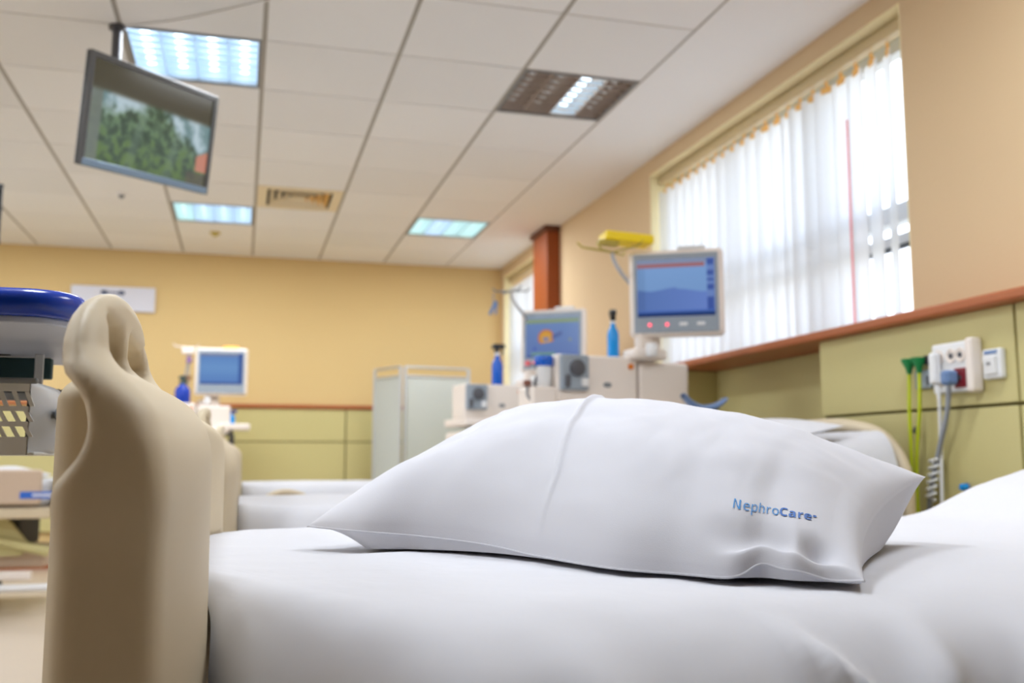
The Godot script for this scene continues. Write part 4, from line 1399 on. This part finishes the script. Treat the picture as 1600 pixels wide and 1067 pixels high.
# ---------------------------------------------------------------- sockets, gas and cords on the window wall
func wall_services() -> void:
	var xf := XW - 0.22      # face of the panels
	var face := Basis(Vector3.UP, -PI / 2)     # +z of the part towards the room (-x)
	var sk := thing("socket_panel", "cream wall socket panel with plugs, above the nearest bed's head", "socket panel", Vector3(xf, 1.18, -2.535), -PI / 2)
	part("back_box", mb().box(Vector3(0.185, 0.155, 0.03), Vector3(0, 0, 0.015), 0.008, 3), M.white_plastic, sk)
	part("side_flange", mb().box(Vector3(0.03, 0.165, 0.045), Vector3(0.085, 0, 0.022), 0.010, 3), M.machine, sk)
	for q in [[-0.055, 0.035, M.machine], [0.0, 0.035, M.machine], [0.04, 0.035, M.machine], [-0.055, -0.035, M.machine], [0.035, -0.035, M.red]]:
		var so := part("socket", mb().lathe([Vector2(0, 0), Vector2(0.022, 0), Vector2(0.022, 0.004), Vector2(0.018, 0.004), Vector2(0.016, 0.001), Vector2(0, 0.001)], Transform3D(Basis(Vector3.RIGHT, PI / 2), Vector3(q[0], q[1], 0.031)), 20), q[2], sk)
		part("contact", mb().lathe([Vector2(0, 0), Vector2(0.009, 0), Vector2(0.008, 0.003), Vector2(0, 0.003)], Transform3D(Basis(Vector3.RIGHT, PI / 2), Vector3(q[0], q[1], 0.033)), 10), M.dark_grey, so)
	part("red_plate", mb().box(Vector3(0.05, 0.06, 0.006), Vector3(0.035, -0.035, 0.031), 0.002, 1), M.red, sk)
	var sw := thing("bell_switch", "small white square wall switch right of the socket panel", "switch", Vector3(xf, 1.177, -2.382), -PI / 2)
	part("plate", mb().box(Vector3(0.075, 0.088, 0.02), Vector3(0, 0, 0.01), 0.006, 3), M.white_plastic, sw)
	part("rocker", mb().box(Vector3(0.05, 0.055, 0.012), Vector3(0, -0.005, 0.024), 0.005, 2, Basis(Vector3.RIGHT, 0.12)), M.white_plastic, sw)
	part("mark", mb().box(Vector3(0.014, 0.008, 0.002), Vector3(0.0, 0.0, 0.031), 0.0005, 1), M.grey, sw)
	part("header", mb().box(Vector3(0.05, 0.010, 0.004), Vector3(0.0, 0.034, 0.021), 0.001, 1), M.pale_blue, sw)
	var ga := thing("gas_outlet", "gas outlet with two green connectors left of the socket panel", "gas outlet", Vector3(xf, 1.17, -2.70), -PI / 2)
	part("plate", mb().box(Vector3(0.075, 0.06, 0.014), Vector3(0.005, -0.015, 0.007), 0.004, 2), M.grey_plate, ga)
	part("black_knob", mb().lathe([Vector2(0, 0), Vector2(0.017, 0), Vector2(0.015, 0.024), Vector2(0, 0.026)], Transform3D(Basis(Vector3.RIGHT, PI / 2), Vector3(0.035, 0.045, 0.0)), 16), M.black, ga)
	part("label_plate", mb().box(Vector3(0.01, 0.03, 0.002), Vector3(0.03, -0.02, 0.015), 0.0005, 1), M.dark_grey, ga)
	for x in [-0.037, 0.012]:
		part("green_connector", mb().lathe([Vector2(0, -0.03), Vector2(0.007, -0.03), Vector2(0.012, -0.01), Vector2(0.024, 0.012), Vector2(0.024, 0.02), Vector2(0, 0.022)], Transform3D(Basis(), Vector3(x, 0.035, 0.03)), 16), M.green, ga)
		part("valve", mb().lathe([Vector2(0, 0), Vector2(0.008, 0), Vector2(0.008, 0.03), Vector2(0, 0.03)], Transform3D(Basis(Vector3.RIGHT, PI / 2), Vector3(x, 0.04, 0.0)), 12), M.steel, ga)
	var hs := [["left yellow green hose hanging from the green gas connectors", -2.737, -2.745], ["right yellow green hose hanging from the green gas connectors", -2.688, -2.72]]
	for h in hs:
		var o := part("gas_hose", mb().tube(curve([Vector3(xf - 0.03, 1.18, h[1]), Vector3(xf - 0.032, 1.05, h[1] - 0.006), Vector3(xf - 0.034, 0.90, h[2] + 0.004), Vector3(xf - 0.036, 0.72, h[2]), Vector3(xf - 0.03, 0.5, h[2])]), 0.0065, 10), M.hose)
		tag(o, h[0], "hose")
	var pl := thing("power_cord", "grey power cord with a plug in the red socket", "power cord", Vector3(xf, 1.145, -2.512), -PI / 2)
	part("plug", mb().box(Vector3(0.036, 0.046, 0.045), Vector3(0, 0, 0.062), 0.012, 3), M.pale_blue, pl)
	part("cord", mb().tube(curve([Vector3(0, -0.01, 0.065), Vector3(-0.008, -0.045, 0.06), Vector3(-0.035, -0.115, 0.05), Vector3(-0.085, -0.21, 0.04), Vector3(-0.125, -0.30, 0.036), Vector3(-0.15, -0.38, 0.035), Vector3(-0.155, -0.55, 0.035)]), 0.008, 10), M.cord_grey, pl)
	var wc := thing("white_cord", "white cord hanging from the left side of the socket panel", "cord", Vector3(xf, 1.15, -2.582), -PI / 2)
	part("plug", mb().box(Vector3(0.03, 0.10, 0.03), Vector3(-0.006, 0.03, 0.05), 0.010, 3), M.white_plastic, wc)
	part("cord", mb().tube(curve([Vector3(-0.004, -0.01, 0.05), Vector3(0.0, -0.06, 0.045), Vector3(-0.006, -0.13, 0.04), Vector3(-0.022, -0.22, 0.03), Vector3(-0.03, -0.4, 0.03)]), 0.006, 8), M.white_plastic, wc)
	var coil := []
	for k in 73:
		var a := TAU * k / 12.0
		coil.append(Vector3(-0.035 + 0.014 * cos(a) - k * 0.0004, -0.25 - k * 0.0018, 0.045 + 0.014 * sin(a)))
	part("coiled_cord", mb().tube(coil, 0.004, 6), M.white_plastic, wc)
	var hk := thing("wall_hook", "small dark hook on the panel below the gas outlet", "hook", Vector3(xf, 0.993, -2.75), -PI / 2)
	part("rosette", mb().lathe([Vector2(0, 0), Vector2(0.014, 0), Vector2(0.012, 0.008), Vector2(0, 0.008)], Transform3D(Basis(Vector3.RIGHT, PI / 2), Vector3.ZERO), 14), M.dark_grey, hk)
	part("hook", mb().tube(curve([Vector3(0, 0, 0.005), Vector3(0, -0.004, 0.02), Vector3(0, 0.004, 0.03)]), 0.004, 8), M.dark_grey, hk)
	var bc := thing("blue_coupling", "small blue coupling on the lower panel at the sheet's raised end", "coupling", Vector3(xf, 0.815, -2.53), -PI / 2)
	part("flange", mb().lathe([Vector2(0, 0), Vector2(0.014, 0), Vector2(0.014, 0.006), Vector2(0, 0.006)], Transform3D(Basis(Vector3.RIGHT, PI / 2), Vector3.ZERO), 14), M.grey, bc)
	part("cap", mb().lathe([Vector2(0, 0.006), Vector2(0.011, 0.006), Vector2(0.010, 0.025), Vector2(0, 0.028)], Transform3D(Basis(Vector3.RIGHT, PI / 2), Vector3.ZERO), 14), M.cyan_bottle, bc)

# ---------------------------------------------------------------- the trolley at the left
func trolley() -> void:
	var t := thing("tray_trolley", "trolley with a glossy blue top, left of the looped bed handle", "trolley", Vector3(-0.595, 0, -1.66))
	part("blue_top", mb().slab(0.78, 0.64, 0.036, 0.07, 0.016, Vector3(0.0, 1.099, 0)), M.blue, t)
	part("underside", mb().slab(0.745, 0.605, 0.010, 0.06, 0.003, Vector3(0.0, 1.077, 0)), M.underside, t)
	part("rear_rail", mb().box(Vector3(0.60, 0.036, 0.02), Vector3(-0.02, 1.052, -0.15), 0.003, 1), M.teal, t)
	part("post", mb().box(Vector3(0.06, 0.98, 0.06), Vector3(-0.12, 0.57, 0), 0.012, 3), M.white_plastic, t)
	part("foot", mb().box(Vector3(0.56, 0.05, 0.06), Vector3(-0.1, 0.085, 0.18), 0.015, 2).box(Vector3(0.56, 0.05, 0.06), Vector3(-0.1, 0.085, -0.18), 0.015, 2).box(Vector3(0.06, 0.05, 0.42), Vector3(-0.12, 0.085, 0), 0.015, 2), M.white_plastic, t)
	for x in [-0.34, 0.14]:
		for z in [-0.18, 0.18]:
			part("castor", mb().lathe([Vector2(0, -0.01), Vector2(0.03, -0.01), Vector2(0.032, -0.004), Vector2(0.032, 0.004), Vector2(0.03, 0.01), Vector2(0, 0.01)], Transform3D(Basis(Vector3.RIGHT, PI / 2), Vector3(x, 0.034, z)), 16), M.dark_grey, t)
	# basket with rows of slots, hung under the top
	var b := thing("plastic_basket", "grey plastic basket with rows of slots under the blue top", "basket", Vector3(-0.527, 0.905, -1.64))
	var wall := func(w: float, x: Transform3D, called: String):
		var g := mb()
		var pv := PackedVector2Array()
		# a perforated wall: bars between three rows of slanted slots
		var h := 0.102
		g.box(Vector3(w, 0.012, 0.004), Vector3(0, h - 0.006, 0), 0.001, 1)
		g.box(Vector3(w, 0.026, 0.004), Vector3(0, 0.013, 0), 0.001, 1)
		for r in 3:
			var y0 := 0.026 + r * 0.0215
			if r:
				g.box(Vector3(w, 0.007, 0.004), Vector3(0, y0 - 0.0035, 0), 0.0005, 1)
			var n := int(w / 0.0165)
			var t1 := y0 + (0.0145 if r < 2 else 0.021)
			for k in n + 1:
				var xx := -w / 2 + k * w / n
				g.prism(PackedVector2Array([Vector2(xx - 0.003 + 0.004, y0), Vector2(xx + 0.003 + 0.004, y0), Vector2(xx + 0.003 - 0.004, t1), Vector2(xx - 0.003 - 0.004, t1)]), 0.004)
		var o := part(called, g, M.basket, b)
		o.transform = x
	wall.call(0.47, Transform3D(Basis(), Vector3(0.0, 0, 0.12)), "front_wall")
	part("rear_wall", mb().box(Vector3(0.47, 0.03, 0.004), Vector3(0, 0.015, -0.12), 0.001, 1).box(Vector3(0.47, 0.02, 0.004), Vector3(0, 0.10, -0.12), 0.001, 1), M.basket, b)
	wall.call(0.24, Transform3D(Basis(Vector3.UP, PI / 2), Vector3(-0.235, 0, 0)), "end_wall")
	var en := mb()
	var er := []
	for side in 2:
		for k in 13:
			var y := 0.104 * k / 12.0
			var row := []
			for q in 13:
				var z := 0.122 - 0.244 * q / 12.0
				row.append(Vector3(0.232 + (0.016 * sin(PI * y / 0.104) + 0.008) * sin(PI * q / 12.0) + (0.0 if side == 0 else 0.004), y if side == 0 else 0.104 - y, z))
			er.append(row)
	er.append(er[0])
	en.sheet(er)
	en.box(Vector3(0.012, 0.018, 0.12), Vector3(0.264, 0.062, 0), 0.005, 2)
	part("end_handle", en, M.aluminium, b)
	part("bottom", mb().box(Vector3(0.48, 0.005, 0.24), Vector3(0.005, 0.0025, 0), 0.002, 1), M.basket, b)
	part("rim", mb().box(Vector3(0.49, 0.008, 0.010), Vector3(0.0, 0.105, 0.122), 0.003, 2).box(Vector3(0.49, 0.008, 0.010), Vector3(0.0, 0.105, -0.122), 0.004, 2), M.grey, b)
	for x in [-0.18, 0.20]:
		part("hanger_strap", mb().box(Vector3(0.014, 0.066, 0.005), Vector3(x, 0.135, -0.122), 0.002, 1), M.white_plastic, b)

# ---------------------------------------------------------------- bed on the other side of the ward
func left_bed() -> void:
	# head at the left wall, foot towards the aisle; seen from its long side
	var b := thing("ward_bed", "beige bed with a blue side label, low at the left edge of the picture", "bed", Vector3(-2.05, 0, -6.75))
	var s := 0.55
	part("side_panel", mb().box(Vector3(1.5, 0.20, 0.04), Vector3(0.2, 0.74, s), 0.018, 4), M.bed_beige, b)
	part("blue_label", mb().box(Vector3(0.24, 0.040, 0.004), Vector3(0.96, 0.695, s + 0.021), 0.001, 1), mat(Color(0.20, 0.42, 0.80), 0.5), b)
	part("label_print", mb().box(Vector3(0.11, 0.012, 0.002), Vector3(0.96, 0.695, s + 0.0235), 0.0005, 1), M.white_plastic, b)
	part("deck_rail", mb().box(Vector3(2.0, 0.06, 0.05), Vector3(0, 0.59, s - 0.03), 0.012, 3), M.beige, b)
	part("deck", mb().box(Vector3(2.0, 0.05, 1.0), Vector3(0, 0.60, 0), 0.01, 2), M.beige, b)
	part("mattress", mb().box(Vector3(1.96, 0.15, 0.92), Vector3(0, 0.70, 0), 0.04, 3), M.linen_grey, b)
	part("mechanism", mb().box(Vector3(1.6, 0.19, 0.62), Vector3(0, 0.46, 0), 0.02, 2), M.mech, b)
	for x in [-0.5, 0.72]:
		part("scissor_arm", mb().prism(PackedVector2Array([Vector2(x - 0.12, 0.56), Vector2(x + 0.02, 0.56), Vector2(x + 0.16, 0.38), Vector2(x + 0.10, 0.34), Vector2(x - 0.10, 0.34)]), 0.05, Transform3D(Basis(), Vector3(0, 0, 0.36))), M.mech_cover, b)
	part("actuator", mb().tube([Vector3(0.3, 0.53, 0.40), Vector3(0.98, 0.36, 0.40)], 0.03, 12), M.mech_cover, b)
	part("base_cover", mb().box(Vector3(1.7, 0.10, 0.66), Vector3(0.1, 0.315, 0), 0.02, 3), M.bed_beige, b)
	part("base_frame", mb().box(Vector3(1.8, 0.05, 0.05), Vector3(0, 0.23, 0.42), 0.012, 2).box(Vector3(1.8, 0.05, 0.05), Vector3(0, 0.23, -0.42), 0.012, 2), M.machine, b)
	part("brake_bar", mb().tube([Vector3(-0.95, 0.165, 0.47), Vector3(1.0, 0.165, 0.47)], 0.022, 12), M.white_plastic, b)
	for x in [-0.8, 0.5]:
		for z in [-0.42, 0.42]:
			part("castor", mb().lathe([Vector2(0, -0.02), Vector2(0.07, -0.02), Vector2(0.075, -0.01), Vector2(0.075, 0.01), Vector2(0.07, 0.02), Vector2(0, 0.02)], Transform3D(Basis(Vector3.RIGHT, PI / 2), Vector3(x, 0.076, z)), 20), M.dark_grey, b)
			part("stem", mb().box(Vector3(0.05, 0.10, 0.05), Vector3(x, 0.18, z), 0.01, 2), M.machine, b)
	part("footboard", mb().box(Vector3(0.05, 0.42, 0.98), Vector3(1.03, 0.72, 0), 0.022, 4), M.beige, b)
	part("headboard", mb().box(Vector3(0.05, 0.55, 0.98), Vector3(-1.03, 0.80, 0), 0.022, 4), M.beige, b)
	soft_pillow("pale cushion lying on the bed at the left edge", [Vector3(-1.62, 0.80, -6.30), Vector3(-1.14, 0.80, -6.30), Vector3(-1.14, 0.80, -6.75), Vector3(-1.62, 0.80, -6.75)], 0.055)
